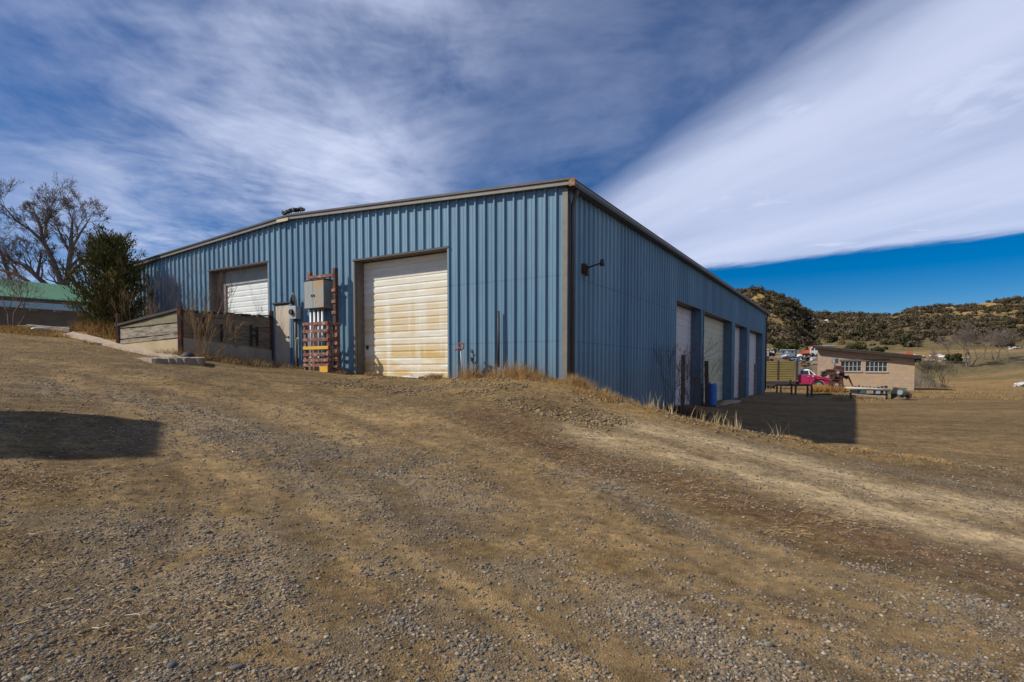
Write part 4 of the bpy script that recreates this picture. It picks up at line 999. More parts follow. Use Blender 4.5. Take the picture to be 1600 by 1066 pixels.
def trees():
    def limbs(L, Y, B, g): return [([tuple(at(px, py, Y+dy)-Vector((B.x, B.y, g))) for (px, py, dy) in pts], r0, r1, Lb, lv) for pts, r0, r1, Lb, lv in L]
    Yt = 45; B = at(100, 452, Yt); g = gz(B.x, B.y)
    t = branchy('bare_cottonwood', (B.x, B.y, g), [], 8, M_BARK, .74, .62, .36, (2, 2), .010, .08, 3, seed=5, paths=limbs([
        ([(99, 470, 0), (95, 440, 0), (82, 405, .2), (68, 378, .3), (62, 352, .5), (56, 335, .8)], .26, .07, .6, 3), ([(68, 378, .3), (48, 360, -.3), (25, 345, -.6), (8, 325, -.8)], .13, .045, .75, 3), ([(70, 372, .3), (72, 350, .6), (80, 330, .8)], .13, .05, .9, 3),
        ([(102, 470, .3), (106, 430, .2), (110, 395, .2), (112, 365, 0), (113, 345, 0)], .25, .07, .6, 3), ([(110, 395, .2), (98, 375, .5), (90, 355, .8)], .13, .05, .9, 3), ([(112, 388, .2), (125, 365, -.4), (136, 348, -.6)], .12, .045, .75, 3),
        ([(106, 432, .2), (120, 418, -.3), (140, 402, -.5), (152, 398, -.6)], .13, .05, .8, 4), ([(107, 422, .3), (124, 402, -.4), (148, 400, -.2)], .12, .04, .8, 4),
        ([(86, 470, .6), (72, 445, .3), (55, 430, .1), (38, 415, 0), (20, 408, 0)], .24, .07, 1.0, 3), ([(58, 432, .2), (62, 412, .2), (64, 395, .3)], .13, .05, 1.0, 4)], Yt, B, g))
    tag(t, 'tall bare cottonwood with forked trunks behind the green-roofed shed', 'tree')
    Yt = 47; B = at(48, 452, Yt); g = gz(B.x, B.y)
    t = branchy('bare_tree', (B.x, B.y, g), [], 7, M_BARK, .76, .65, .38, (2, 2), .012, .06, 3, seed=9, paths=limbs([
        ([(50, 468, 0), (44, 440, 0), (28, 430, 0), (10, 425, 0), (-10, 418, 0)], .2, .07, 1.0, 3), ([(22, 460, .5), (14, 430, .4), (4, 400, .4), (-8, 380, .4)], .2, .07, 1.0, 3)], Yt, B, g))
    tag(t, 'lower bare tree at the left edge behind the green-roofed shed', 'tree')
    B = at(22, 512, 25); t = branchy('bare_shrub', (B.x, B.y, gz(B.x, B.y)), [((0, 0, 0), (.1, 0, 1), .8, .05), ((.1, 0, 0), (.5, 0, 1), .8, .04), ((-.1, 0, 0), (-.4, 0, 1), .8, .045)], 6, M_BARKR, .8, .6, .35, (2, 2), .005, .1, 3, seed=12, parts=False)
    tag(t, 'dark leafless shrub at the left edge in front of the shed wall', 'shrub')
    # juniper
    jx, jy = at(176, 500, 23.2).x, 23.2; g = gz(jx, jy); e = empty('juniper_tree', (jx, jy, g)); tag(e, 'dense dark green juniper at the left end of the warehouse', 'tree')
    H = at(176, 366, 23.2).z-g; rnd = random.Random(4); tr = MB(); C = []; Rr = []
    V = []; F = []; T = []
    tr.tube([(0, 0, -.1), (.05, 0, H*.45), (.0, 0, H*.9)], [.14, .09, .02], 8)
    nv = 0
    leaders = []
    for k in range(210):
        z = H*rnd.uniform(.02, .93); a = rnd.uniform(0, 6.28); env = 1.32*(1-abs(z/H-.36)/.64*(.82 if z/H > .36 else .45))**.85
        L = env*rnd.uniform(.55, 1.25); el = rnd.uniform(.5, 1.5)
        p0 = Vector((0, 0, max(0, z-L*.4))); p1 = Vector((math.cos(a)*L, math.sin(a)*L, z+L*el*.5)); mid = p0.lerp(p1, .55)+Vector((0, 0, -.08))
        tr.tube([p0, mid, p1], [.03, .018, .006], 4, False); leaders.append((p0, mid, p1, L))
    pos = []; dirs = []; tn = []
    for p0, mid, p1, L in leaders:
        base_t = np.array(rnd.choice([(.10, .095, .028), (.145, .13, .04), (.19, .155, .05), (.07, .075, .025)]))
        for k in range(95):
            t = rnd.uniform(.3, 1.08); q = (p0.lerp(mid, t/.55) if t < .55 else mid.lerp(p1, (t-.55)/.45)); w = .17*(1.25-t*.85)
            pos.append((q.x+rnd.gauss(0, w), q.y+rnd.gauss(0, w), q.z+rnd.gauss(0, w*.9))); d = (p1-p0).normalized(); dirs.append((d.x+rnd.gauss(0, .45), d.y+rnd.gauss(0, .45), d.z+.5+rnd.gauss(0, .35))); tn.append(base_t*rnd.uniform(.7, 1.5))
    pos = np.array(pos); dirs = np.array(dirs); dirs /= np.linalg.norm(dirs, axis=1)[:, None]; tn = np.array(tn)
    sd = np.cross(dirs, RNG.normal(size=dirs.shape)); sd /= np.linalg.norm(sd, axis=1)[:, None]; Ls = RNG.uniform(.07, .17, (len(pos), 1)); Wd = RNG.uniform(.012, .024, (len(pos), 1))
    Vv = np.stack([pos-sd*Wd, pos+sd*Wd, pos+dirs*Ls+sd*Wd*.5, pos+dirs*Ls-sd*Wd*.5], 1).reshape(-1, 3); Ff = np.arange(len(Vv)).reshape(-1, 4)
    o = np_mesh('crown', Vv, Ff, M_FOL, False, np.repeat(tn, 4, 0)); o.parent = e; tr.build('trunk', M_BARK, e, True, fix=False)
    # brown leafless shrubs between the juniper, the bin and the wall
    for i, (px, py, Y, L, n, sd_, m, lab) in enumerate((
        (238, 498, 22.6, .85, 8, 21, M_BARKR, 'reddish leafless shrub between the juniper and the warehouse wall'),
        (268, 492, 21.6, .75, 8, 22, M_BARKR, 'brown twiggy shrub rising behind the sunlit side of the timber bin'),
        (342, 490, 19.9, .9, 6, 23, M_BARKR, 'brown twiggy shrub in front of the left roll-up door'),
        (214, 512, 21.5, .55, 6, 24, M_BARKY, 'golden dry shrub behind the left post of the timber bin'))):
        B = at(px, py, Y); g = max(gz(B.x, B.y), B.z-.9); tr_ = []
        rnd = random.Random(sd_)
        for k in range(n): a = rnd.uniform(0, 6.28); s = rnd.uniform(0, .35); tr_.append(((rnd.gauss(0, .28), rnd.gauss(0, .2), 0), (math.cos(a)*s, math.sin(a)*s, 1), L*rnd.uniform(.7, 1.2), .012))
        t = branchy('leafless_shrub', (B.x, B.y, g-.1), tr_, 4, m, .78, .35, .3, (2, 2), .0035, .16, 3, seed=sd_, parts=False); tag(t, lab, 'shrub')
    B = at(318, 553, 16.9); rnd = random.Random(31); tr_ = [((rnd.gauss(0, .12), rnd.gauss(0, .1), 0), (.15+rnd.gauss(0, .28), rnd.gauss(0, .2), 1), .55*rnd.uniform(.7, 1.2), .013) for k in range(11)]
    t = branchy('dry_bush', (B.x, B.y, gz(B.x, B.y)-.05), tr_, 4, M_BARKY, .78, .33, .28, (2, 2), .004, .1, 3, seed=31, parts=False); tag(t, 'tall orange-brown dry bush leaning over the outer bin wall', 'bush')
    # dark shrub on the shaded side wall
    for px, s, off, L, n, sd_, lab in ((1008, 7.4, .7, 1.0, 14, 41, 'dark leafless shrub growing against the shaded blue side wall'), (1038, 9.0, .9, .5, 7, 42, 'low reddish dry shrub left of the first side door')):
        x, y = ss(s, off); rnd = random.Random(sd_); tr_ = [((rnd.gauss(0, .3), rnd.gauss(0, .3), 0), (rnd.gauss(0, .25), rnd.gauss(0, .25), 1), L*rnd.uniform(.6, 1.2), .012) for k in range(n)]
        t = branchy('leafless_shrub', (x, y, gz(x, y)-.05), tr_, 4, M_BARKR, .78, .4, .3, (2, 2), .004, .12, 3, seed=sd_, parts=False); tag(t, lab, 'shrub')
trees()

# ------------------------------------------------------------------ dry grass and weeds (ribbons)
def blades(P, Hh, W, lean, tint, name, label, cat='dry grass', m=None, curl=.5):
    n = len(P); a = RNG.uniform(0, 6.283, n); d = np.stack([np.cos(a), np.sin(a)], -1); l = lean*RNG.uniform(.2, 1.2, n)
    f = RNG.uniform(0, 6.283, n); sd = np.stack([np.cos(f), np.sin(f)], -1)
    def row(t, w):
        x = P[:, :2]+d*(Hh*l*(t*t*curl+t*(1-curl)))[:, None]; z = P[:, 2]+Hh*t*np.clip(1-.35*l*t, .1, 1)
        s = sd*(W*w)[:, None]
        return np.concatenate([x-s, z[:, None]], 1), np.concatenate([x+s, z[:, None]], 1)
    r = [row(0, 1), row(.5, .8), row(1, .15)]
    V = np.stack([r[0][0], r[0][1], r[1][0], r[1][1], r[2][0], r[2][1]], 1).reshape(-1, 3)
    b = (np.arange(n)*6)[:, None]; F = np.concatenate([b+np.array([[0, 1, 3, 2]]), b+np.array([[2, 3, 5, 4]])], 0)
    o = np_mesh(name, V, F, m or M_TWIG, False, np.repeat(tint, 6, 0)); return tag(o, label, cat, None, 'stuff')
def zone_points(n, f, dens=None):
    X, Y = f(n); z = zt(X, Y); return np.stack([X, Y, z-.01], -1)
def grasses():
    def straw(n, base=(.36, .24, .10), var=.35):
        c = np.array(base)[None]*RNG.uniform(1-var, 1+var, (n, 1)); c[:, 1] *= RNG.uniform(.9, 1.08, n); c[:, 2] *= RNG.uniform(.8, 1.2, n); return c
    def clumpy(X, Y, s=2.2, seed=5, lo=.45, hi=.6): return RNG.uniform(0, 1, len(X)) < sstep(lo, hi, fbm(X*s, Y*s, seed, 3))
    # foot of the gable wall
    n = 44000; s = RNG.uniform(-1.5, 4.2, n); d = np.abs(RNG.normal(0, .36, n))+.05; X = CX+G[0]*s-R[0]*d; Y = CYY+G[1]*s-R[1]*d
    cl = sstep(.34, .62, fbm(s*2.6, d*2.2, 5, 3)); k = RNG.uniform(0, 1, n) < cl*.34+.03; X, Y, s, cl = X[k], Y[k], s[k], cl[k]; P = np.stack([X, Y, zt(X, Y)-.01], -1); n = len(P)
    big = (.09+.42*cl*sstep(.2, 1.2, s)*sstep(3.6, 2.8, s)+.12*sstep(-.3, -1, s)+.1*sstep(3.2, 3.8, s))*(.12+RNG.uniform(0, 1, n)**2.6*1.25)
    blades(P, big, np.full(n, .0022), 1.0, straw(n, (.46, .285, .11)), 'wall_grass', 'golden dry weeds along the foot of the sunlit gable wall')
    n = 9000; s = RNG.uniform(3.8, 9.8, n); d = np.abs(RNG.normal(0, .22, n))+.08; X = CX+G[0]*s-R[0]*d; Y = CYY+G[1]*s-R[1]*d
    k = clumpy(X, Y, 1.7, 8, .45, .62); X, Y = X[k], Y[k]; P = np.stack([X, Y, zt(X, Y)-.01], -1); n = len(P)
    blades(P, .15*RNG.uniform(.4, 1.4, n), np.full(n, .004), .9, straw(n, (.34, .22, .10)), 'door_grass', 'short straw weeds at the foot of the rack and gable door')
    # bank crest
    Pts = np.array(CREST[1:6]); L = np.r_[0, np.cumsum(np.hypot(*np.diff(Pts, axis=0).T))]
    n = 44000; t = RNG.uniform(0, L[-1]*.98, n); X = np.interp(t, L, Pts[:, 0]); Y = np.interp(t, L, Pts[:, 1])+RNG.normal(0, .32, n); k = clumpy(X, Y, 2.4, 15, .4, .62); X, Y, t = X[k], Y[k], t[k]; P = np.stack([X, Y, zt(X, Y)-.01], -1); n = len(P)
    blades(P, (.07+.17*sstep(3.0, .8, t))*(.25+1.3*RNG.uniform(0, 1, n)**2), np.full(n, .0028), 1.0, straw(n, (.44, .29, .12)), 'bank_grass', 'straw grass along the crest of the earth bank')
    # tall stalks on the crest
    n = 150; t = L[-1]*RNG.choice([.30, .34, .42, .46, .5, .62], n)+RNG.normal(0, .12, n); X = np.interp(t, L, Pts[:, 0]); Y = np.interp(t, L, Pts[:, 1])+.15+RNG.normal(0, .12, n); P = np.stack([X, Y, zt(X, Y)-.01], -1)
    blades(P, RNG.uniform(.12, .46, n), np.full(n, .005), .45, straw(n, (.5, .4, .22), .2), 'bank_stalks', 'tall pale grass stalks standing on the bank crest', 'grass stalks')
    # golden mass left of the bin
    n = 34000; px = RNG.uniform(-60, 300, n); Yd = RNG.uniform(17.5, 27, n); X = (px-800)/FPX*Yd; Y = Yd
    k = clumpy(X, Y, .8, 25, .42, .58) & (side_of(X, Y, [(-30, 17.5), P0(100, 538, 19.8), P0(262, 556, 15.4), (-8, 15.5)]) > 0)
    k &= seg_dist(X, Y, [P0(106, 528, 21.2), P0(280, 550, 16.2)]) > .45
    X, Y, px = X[k], Y[k], px[k]; P = np.stack([X, Y, zt(X, Y)-.01], -1); n = len(P); hh = .16+.5*sstep(100, 135, px)*sstep(205, 180, px)*sstep(19.3, 20.5, Y)
    blades(P, hh*RNG.uniform(.4, 1.3, n), np.full(n, .006), .7, straw(n, (.40, .25, .085)), 'golden_weeds', 'golden dry weeds left of the timber bin below the juniper')
    # matted straw in front of the shaded bin wall and behind the slab
    n = 15000; t = RNG.uniform(0, 1, n); X = PB[0]+.25+(PA[0]-PB[0])*t+RNG.normal(0, .3, n)+.15; Y = PB[1]-.3+(PA[1]-PB[1])*t+RNG.normal(0, .3, n)-.2
    k = clumpy(X, Y, 1.6, 35, .36, .55) & (side_of(X, Y, [PA, PB]) < 0) | (RNG.uniform(0, 1, n) < .08); X, Y, t = X[k], Y[k], t[k]; P = np.stack([X, Y, zt(X, Y)-.01], -1); n = len(P)
    blades(P, RNG.uniform(.12, .42, n), np.full(n, .005), 1.1, straw(n, (.30, .20, .095)), 'bin_straw', 'matted brown straw heaped against the shaded bin wall')
    n = 9000; c0 = P0(352, 566, 17.6); X = c0[0]+RNG.normal(0, .75, n); Y = c0[1]+RNG.normal(0, .35, n)+.35*(X-c0[0]); k = clumpy(X, Y, 2.0, 65, .36, .6) & (side_of(X, Y, [PA, PB]) > -9); X, Y = X[k], Y[k]; P = np.stack([X, Y, zt(X, Y)-.01], -1); n = len(P)
    blades(P, RNG.uniform(.06, .34, n), np.full(n, .004), 1.3, straw(n, (.40, .28, .13)), 'slab_straw', 'tangled straw heap right of the concrete slab end')
    # under the shaded wall shrubs
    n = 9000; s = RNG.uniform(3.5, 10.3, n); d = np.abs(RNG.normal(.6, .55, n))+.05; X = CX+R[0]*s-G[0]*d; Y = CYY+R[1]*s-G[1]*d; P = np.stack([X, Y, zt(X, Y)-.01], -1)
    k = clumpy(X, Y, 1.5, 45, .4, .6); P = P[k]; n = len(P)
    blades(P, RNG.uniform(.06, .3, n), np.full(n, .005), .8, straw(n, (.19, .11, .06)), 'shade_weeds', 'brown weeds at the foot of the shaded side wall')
    # far yard: around truck, machinery, stone house
    n = 26000; px = RNG.uniform(1180, 1640, n); D = 36/np.sqrt(RNG.uniform(.16, 1, n)); D = np.where(px < 1300, np.maximum(D, 46), D); X = (px-800)/FPX*D; Y = D
    k = clumpy(X, Y, .28, 55, .42, .56); k &= (px < 1440) | (RNG.uniform(0, 1, len(px)) < .5); X, Y = X[k], Y[k]; P = np.stack([X, Y, zt(X, Y)-.02], -1); n = len(P)
    blades(P, RNG.uniform(.08, .34, n)*np.clip(Y/50, .5, 1.3), np.full(n, .012), .9, straw(n, (.30, .205, .09)), 'yard_grass', 'golden dry grass around the truck and stone house')
    n = 5000; px = RNG.uniform(1262, 1320, n); D = RNG.uniform(52, 57, n); X = (px-800)/FPX*D; P = np.stack([X, D, zt(X, D)], -1)
    blades(P, RNG.uniform(.3, .8, n), np.full(n, .02), .8, straw(n, (.40, .22, .07)), 'truck_weeds', 'orange weeds hiding the front wheel of the pink truck')
    # loose straw lying on the dirt
    M = []
    for cx, cy, rr, q in ((hit(1310, 815)[0], hit(1310, 815)[1], .28, 120), (hit(1230, 832)[0], hit(1230, 832)[1], .2, 60), (hit(1080, 775)[0], hit(1080, 775)[1], .4, 90), (hit(960, 735)[0], hit(960, 735)[1], .9, 420), (hit(850, 690)[0], hit(850, 690)[1], 1.2, 520),
                          (hit(780, 640)[0], hit(780, 640)[1], 1.6, 600), (hit(1000, 700)[0], hit(1000, 700)[1], .9, 300), (hit(120, 960)[0], hit(120, 960)[1], .5, 240), (hit(30, 750)[0], hit(30, 750)[1], .45, 700), (hit(250, 975)[0], hit(250, 975)[1], .25, 90), (hit(20, 850)[0], hit(20, 850)[1], .5, 300), (hit(1270, 800)[0], hit(1270, 800)[1], .8, 160), (hit(700, 610)[0], hit(700, 610)[1], 2.0, 500), (hit(920, 640)[0], hit(920, 640)[1], 1.0, 400)):
        X = cx+RNG.normal(0, rr, q); Y = cy+RNG.normal(0, rr*.6, q); M.append(np.stack([X, Y], -1))
    X, Y = np.concatenate(M).T; a = RNG.normal(-.5, .7, len(X)); Ls = RNG.uniform(.015, .07, len(X)); dx = np.cos(a)*Ls; dy = np.sin(a)*Ls; w = .0014; z = zt(X, Y)+.008
    nx, ny = -np.sin(a)*w, np.cos(a)*w; lift = RNG.uniform(0, .03, len(X))
    V = np.stack([np.stack([X-nx, Y-ny, z], -1), np.stack([X+nx, Y+ny, z+.004], -1), np.stack([X+dx+nx, Y+dy+ny, zt(X+dx, Y+dy)+.012+lift], -1), np.stack([X+dx-nx, Y+dy-ny, zt(X+dx, Y+dy)+.008+lift], -1)], 1).reshape(-1, 3)
    c = straw(len(X), (.30, .21, .115), .45); o = np_mesh('loose_straw', V, np.arange(len(V)).reshape(-1, 4), M_TWIG, False, np.repeat(c, 4, 0)); tag(o, 'loose straw scattered over the bare dirt slope', 'straw', None, 'stuff')
    # root tangles in the left foreground: irregular clump of thin blades
    X = []; 
    for (px, py, rr, q) in ((32, 752, .3, 900), (10, 860, .3, 420), (150, 985, .2, 260), (60, 930, .4, 300), (270, 975, .16, 130)):
        c = hit(px, py); X.append(np.stack([c[0]+RNG.normal(0, rr, q), c[1]+RNG.normal(0, rr*.55, q)], -1))
    X = np.concatenate(X); P = np.stack([X[:, 0], X[:, 1], zt(X[:, 0], X[:, 1])-.005], -1); n = len(P)
    blades(P, RNG.uniform(.02, .09, n), np.full(n, .0016), 2.0, straw(n, (.27, .19, .10)), 'root_tufts', 'small dry root tufts in the left foreground')
grasses()

# ------------------------------------------------------------------ gravel
def gravel():
    def pebbles(name, n, dmin, dmax, smin, smax, base_p, label, sub, pw=1.0, amax=.98):
        a = RNG.uniform(-1.02, amax, n); u = RNG.uniform(0, 1, n); D = dmin*(dmax/dmin)**(u**pw); X = a*D; Y = D
        gr, pale, dark, tr, grass, stk, _o = masks(X, Y); sd = side_of(X, Y, CREST)
        p = (X-CX)*(-G[0])+(Y-CYY)*(-G[1]); r = (X-CX)*R[0]+(Y-CYY)*R[1]; inside = (p < .05) & (r > -.05)
        cl = sstep(.42, .72, fbm(X*4.5, Y*4.5, 91, 3))
        k = (RNG.uniform(0, 1, n) < (base_p+(1-base_p)*gr)*(.35+.65*cl)*(1-.6*pale)*(.35+1.3*stk)) & ~inside
        X, Y = X[k], Y[k]; n = len(X); S = smin*(smax/smin)**(RNG.uniform(0, 1, n)**2.2)
        P = np.stack([X, Y, zt(X, Y)], -1)
        cols = np.array([(.20, .165, .12), (.16, .14, .115), (.25, .195, .13), (.12, .11, .10), (.28, .22, .155), (.33, .28, .215), (.22, .145, .09), (.15, .14, .115)])
        T = cols[RNG.integers(0, len(cols), n)]*RNG.uniform(.65, 1.3, (n, 1))
        o = scatter_blobs(name, P, S, T, M_STONE, sub, .24 if sub < 2 else .1, (1.2, .85, .6), .12, smooth=sub > 1); tag(o, label, 'gravel', None, 'stuff'); print(name, n)
    global M_STONE
    M_STONE = attr_color_mat('stone', .85, .25, 90, vary=.4)
    pebbles('near_gravel', 150000, 2.3, 8, .0042, .017, .20, 'grey and tan gravel strewn over the foreground dirt', 1)
    pebbles('fine_grit', 330000, 2.3, 13, .0022, .0065, .45, 'fine grit covering the foreground dirt', 0)
    pebbles('mid_grit', 260000, 7, 24, .006, .015, .5, 'small grit spread over the middle of the dirt slope', 0)
    pebbles('road_gravel', 80000, 6.5, 20, .008, .022, .12, 'finer gravel along the road up the slope', 1, 1.0)
    pebbles('coarse_stones', 1500, 2.4, 13, .010, .019, .18, 'larger rounded stones among the foreground gravel', 2)
def clods():
    n = 9000; s = RNG.uniform(-2.5, 5.5, n); d = RNG.uniform(.4, 3.6, n); X = CX+G[0]*s-R[0]*d; Y = CYY+G[1]*s-R[1]*d
    t = RNG.uniform(0, 1, 6000)**1.3; Pt = np.array(CREST[1:7]); q = t*(len(Pt)-1); X2 = np.interp(q, np.arange(len(Pt)), Pt[:, 0])+RNG.normal(0, .3, 6000); Y2 = np.interp(q, np.arange(len(Pt)), Pt[:, 1])+RNG.normal(-.1, .32, 6000)
    X = np.r_[X, X2]; Y = np.r_[Y, Y2]; k = RNG.uniform(0, 1, len(X)) < sstep(.38, .62, fbm(X*1.4, Y*1.4, 95, 3)); p = (X-CX)*(-G[0])+(Y-CYY)*(-G[1]); r = (X-CX)*R[0]+(Y-CYY)*R[1]; k &= ~((p < .1) & (r > -.1)); X, Y = X[k], Y[k]; n = len(X)
    cols = np.array([(.17, .12, .065), (.21, .155, .085), (.13, .09, .05), (.28, .215, .13), (.24, .17, .08)]); T = cols[RNG.integers(0, 5, n)]*RNG.uniform(.7, 1.3, (n, 1))
    o = scatter_blobs('soil_clods', np.stack([X, Y, zt(X, Y)], -1), .010*(4.2)**(RNG.uniform(0, 1, n)**1.8), T, M_STONE, 1, .28, (1.2, .9, .55), .1); tag(o, 'rough soil clods on the bank crest in front of the wall corner', 'soil', None, 'stuff')
gravel(); clods()
def single_stones():
    for i, (px, py, sx, sz, c, lab, nm) in enumerate((
        (323, 829, .075, .5, (.17, .15, .125), 'flat brown stone alone in the left middle of the dirt', 'stone'),
        (42, 1057, .055, .28, (.28, .27, .22), 'flat pale slab stone at the bottom left corner', 'stone'),
        (268, 1038, .055, .7, (.11, .115, .12), 'dark blue-grey stone near the bottom left', 'stone'),
        (843, 942, .045, .7, (.34, .31, .26), 'white conical stone in the centre foreground', 'stone'),
        (1201, 1009, .05, .9, (.22, .20, .15), 'round tan stone in the lower right foreground gravel', 'stone'),
        (208, 915, .05, .6, (.05, .05, .055), 'blackish flat stone in the left foreground', 'stone'),
        (240, 982, .07, .45, (.20, .18, .16), 'long grey stone beside dry roots bottom left', 'stone'),
        (1570, 953, .05, .7, (.24, .22, .2), 'grey stone at the right edge of the foreground', 'stone'),
        (370, 1042, .055, .5, (.13, .13, .125), 'broad dark stone at the bottom edge left of centre', 'stone'))):
        x, y = hit(px, py); o = MB().ico((0, 0, 0), sx*.55, 2, .09, (1.15, .75, sz*.75)).build(nm, simple('stone_%d' % i, c, tuple(q*.55 for q in c), 40, .9, bs=.6), None, True)
        o.location = (x, y, gz(x, y)+sx*sz*.15); tag(o, lab, 'stone')
    tw = simple('bleached_twig', (.45, .38, .28), (.35, .28, .2), 20)
    for px, py, L, a, lab in ((50, 838, .26, -.9, 'bleached forked twig in the left foreground'), (205, 965, .24, -.6, 'pale forked twig at the lower left'), (150, 985, .2, -1.0, 'small pale twig at the lower left by the dark stones'), (92, 940, .2, .1, 'curled grey twig near the left edge')):
        x, y = hit(px, py); m = MB(); d = Vector((math.cos(a), math.sin(a), 0)); n = Vector((-d.y, d.x, 0)); p = [Vector((0, 0, .012))+d*L*t+n*.02*math.sin(7*t)+Vector((0, 0, .012*math.sin(4*t))) for t in np.linspace(-.5, .5, 7)]
        m.tube(p, [.002, .003, .004, .0045, .004, .003, .0015], 6); m.tube([p[4], p[4]+n*.04+d*.03+Vector((0, 0, .02)), p[4]+n*.07+d*.08+Vector((0, 0, .02))], [.003, .0025, .0012], 5)
        m.tube([p[2], p[2]-n*.05+d*.02, p[2]-n*.07+d*.06], [.003, .002, .001], 5)
        o = m.build('twig', tw, None, True); o.location = (x, y, gz(x, y)+.004); tag(o, lab, 'twig')
single_stones()
# ------------------------------------------------------------------ posts and barrel by the side doors
def posts():
    m2 = simple('dark_creosote_timber', (.085, .05, .035), (.055, .035, .025), 3, .9, bs=.6, det=8, stretch=(6, 6, .6))
    for px0, px1, pyt, pyb, Y, m, tilt, lab in ((1063, 1070.5, 554.5, 629, 22.6, M_RAW, 0, 'grey-brown square timber post in front of the first side door'), (1101, 1108.5, 564, 629, 25.6, m2, -.025, 'dark brown leaning timber post beside the blue barrel'),
                                          (1153, 1159, 568, 620.5, 32.5, M_RAW, 0, 'timber post in front of the third side door'), (1177, 1182, 569, 617, 36.5, M_WOODG, 0, 'pale grey timber post in front of the farthest side door')):
        px = (px0+px1)/2; A = at(px, pyb, Y); g = gz(A.x, Y); H = at(px, pyt, Y).z-g; w = (px1-px0)/FPX*Y*.8
        o = MB().box(-w/2, w/2, -w/2, w/2, -.3, H).build('timber_post', m, None, bevel=.012); o.location = (A.x, Y, g); o.rotation_euler = (.01, tilt, -YAW+.2); tag(o, lab, 'post', 'timber posts guarding the side doors')
    A = at(1112, 628, 26.4); g = gz(A.x, 26.4); H = at(1112, 599.5, 26.4).z-g; r = .21
    e = empty('barrel', (A.x+.02, 26.4, g), 0, 'blue plastic barrel behind the dark leaning post by the second side door', 'barrel')
    z = np.linspace(0, H, 22); rr = [r*(.93 if (i in (0, 21)) else (1.04 if i in (7, 8, 14, 15) else 1)) for i in range(22)]
    MB().tube([(0, 0, q) for q in z], rr, 28).build('body', simple('blue_plastic', (.02, .13, .42), (.015, .10, .34), 4, .45, bs=.05), e, True)
    for q in (-.12, .12): MB().tube([(q, 0, H), (q, 0, H+.03)], .03, 10).build('bung', M_BLACK, e)
    A = at(1098, 628, 26.0); o = MB().tube([(0, 0, q) for q in np.linspace(0, H*.96, 8)], .2, 20).tube([(0, 0, H*.96+.002), (0, 0, H*.98)], .21, 20).build('drum', simple('black_drum', (.02, .02, .025), (.03, .03, .035), 6, .5), None, True); o.location = (A.x, 26.5, g); tag(o, 'small black drum left of the dark leaning post', 'drum')
    # concrete sill at the second side door
    x, y = ss(18.2, .3); o = MB().box(-.35, .35, -3.4, 3.4, -.3, .03).build('door_sill_slab', M_CONC, None, bevel=.01); o.location = (x, y, float(zt(*ss(18.2, .6)))); o.rotation_euler = (0, 0, -YAW); tag(o, 'narrow concrete sill slab in front of the second side door', 'slab')
posts()

def W(px, py, Y): return at(px, py, Y)
class Fr:      # a frame whose local x axis runs square to the sight line at px0 (the way these things stand)
    def __init__(s, px0, Y, rot=None):
        s.k0 = (px0-800)/FPX; s.Y = Y; s.rot = -math.atan(s.k0) if rot is None else rot; s.x0 = W(px0, 580, Y).x; s.g = gz(s.x0, Y); s.c, s.s = math.cos(s.rot), math.sin(s.rot)
    def X(s, px): k = (px-800)/FPX; return (k*s.Y-s.x0)/(s.c-k*s.s)
    def Z(s, py, px=None, lx=0):
        x = s.X(px) if px is not None else lx; return W(800, py, s.Y+x*s.s).z-s.g
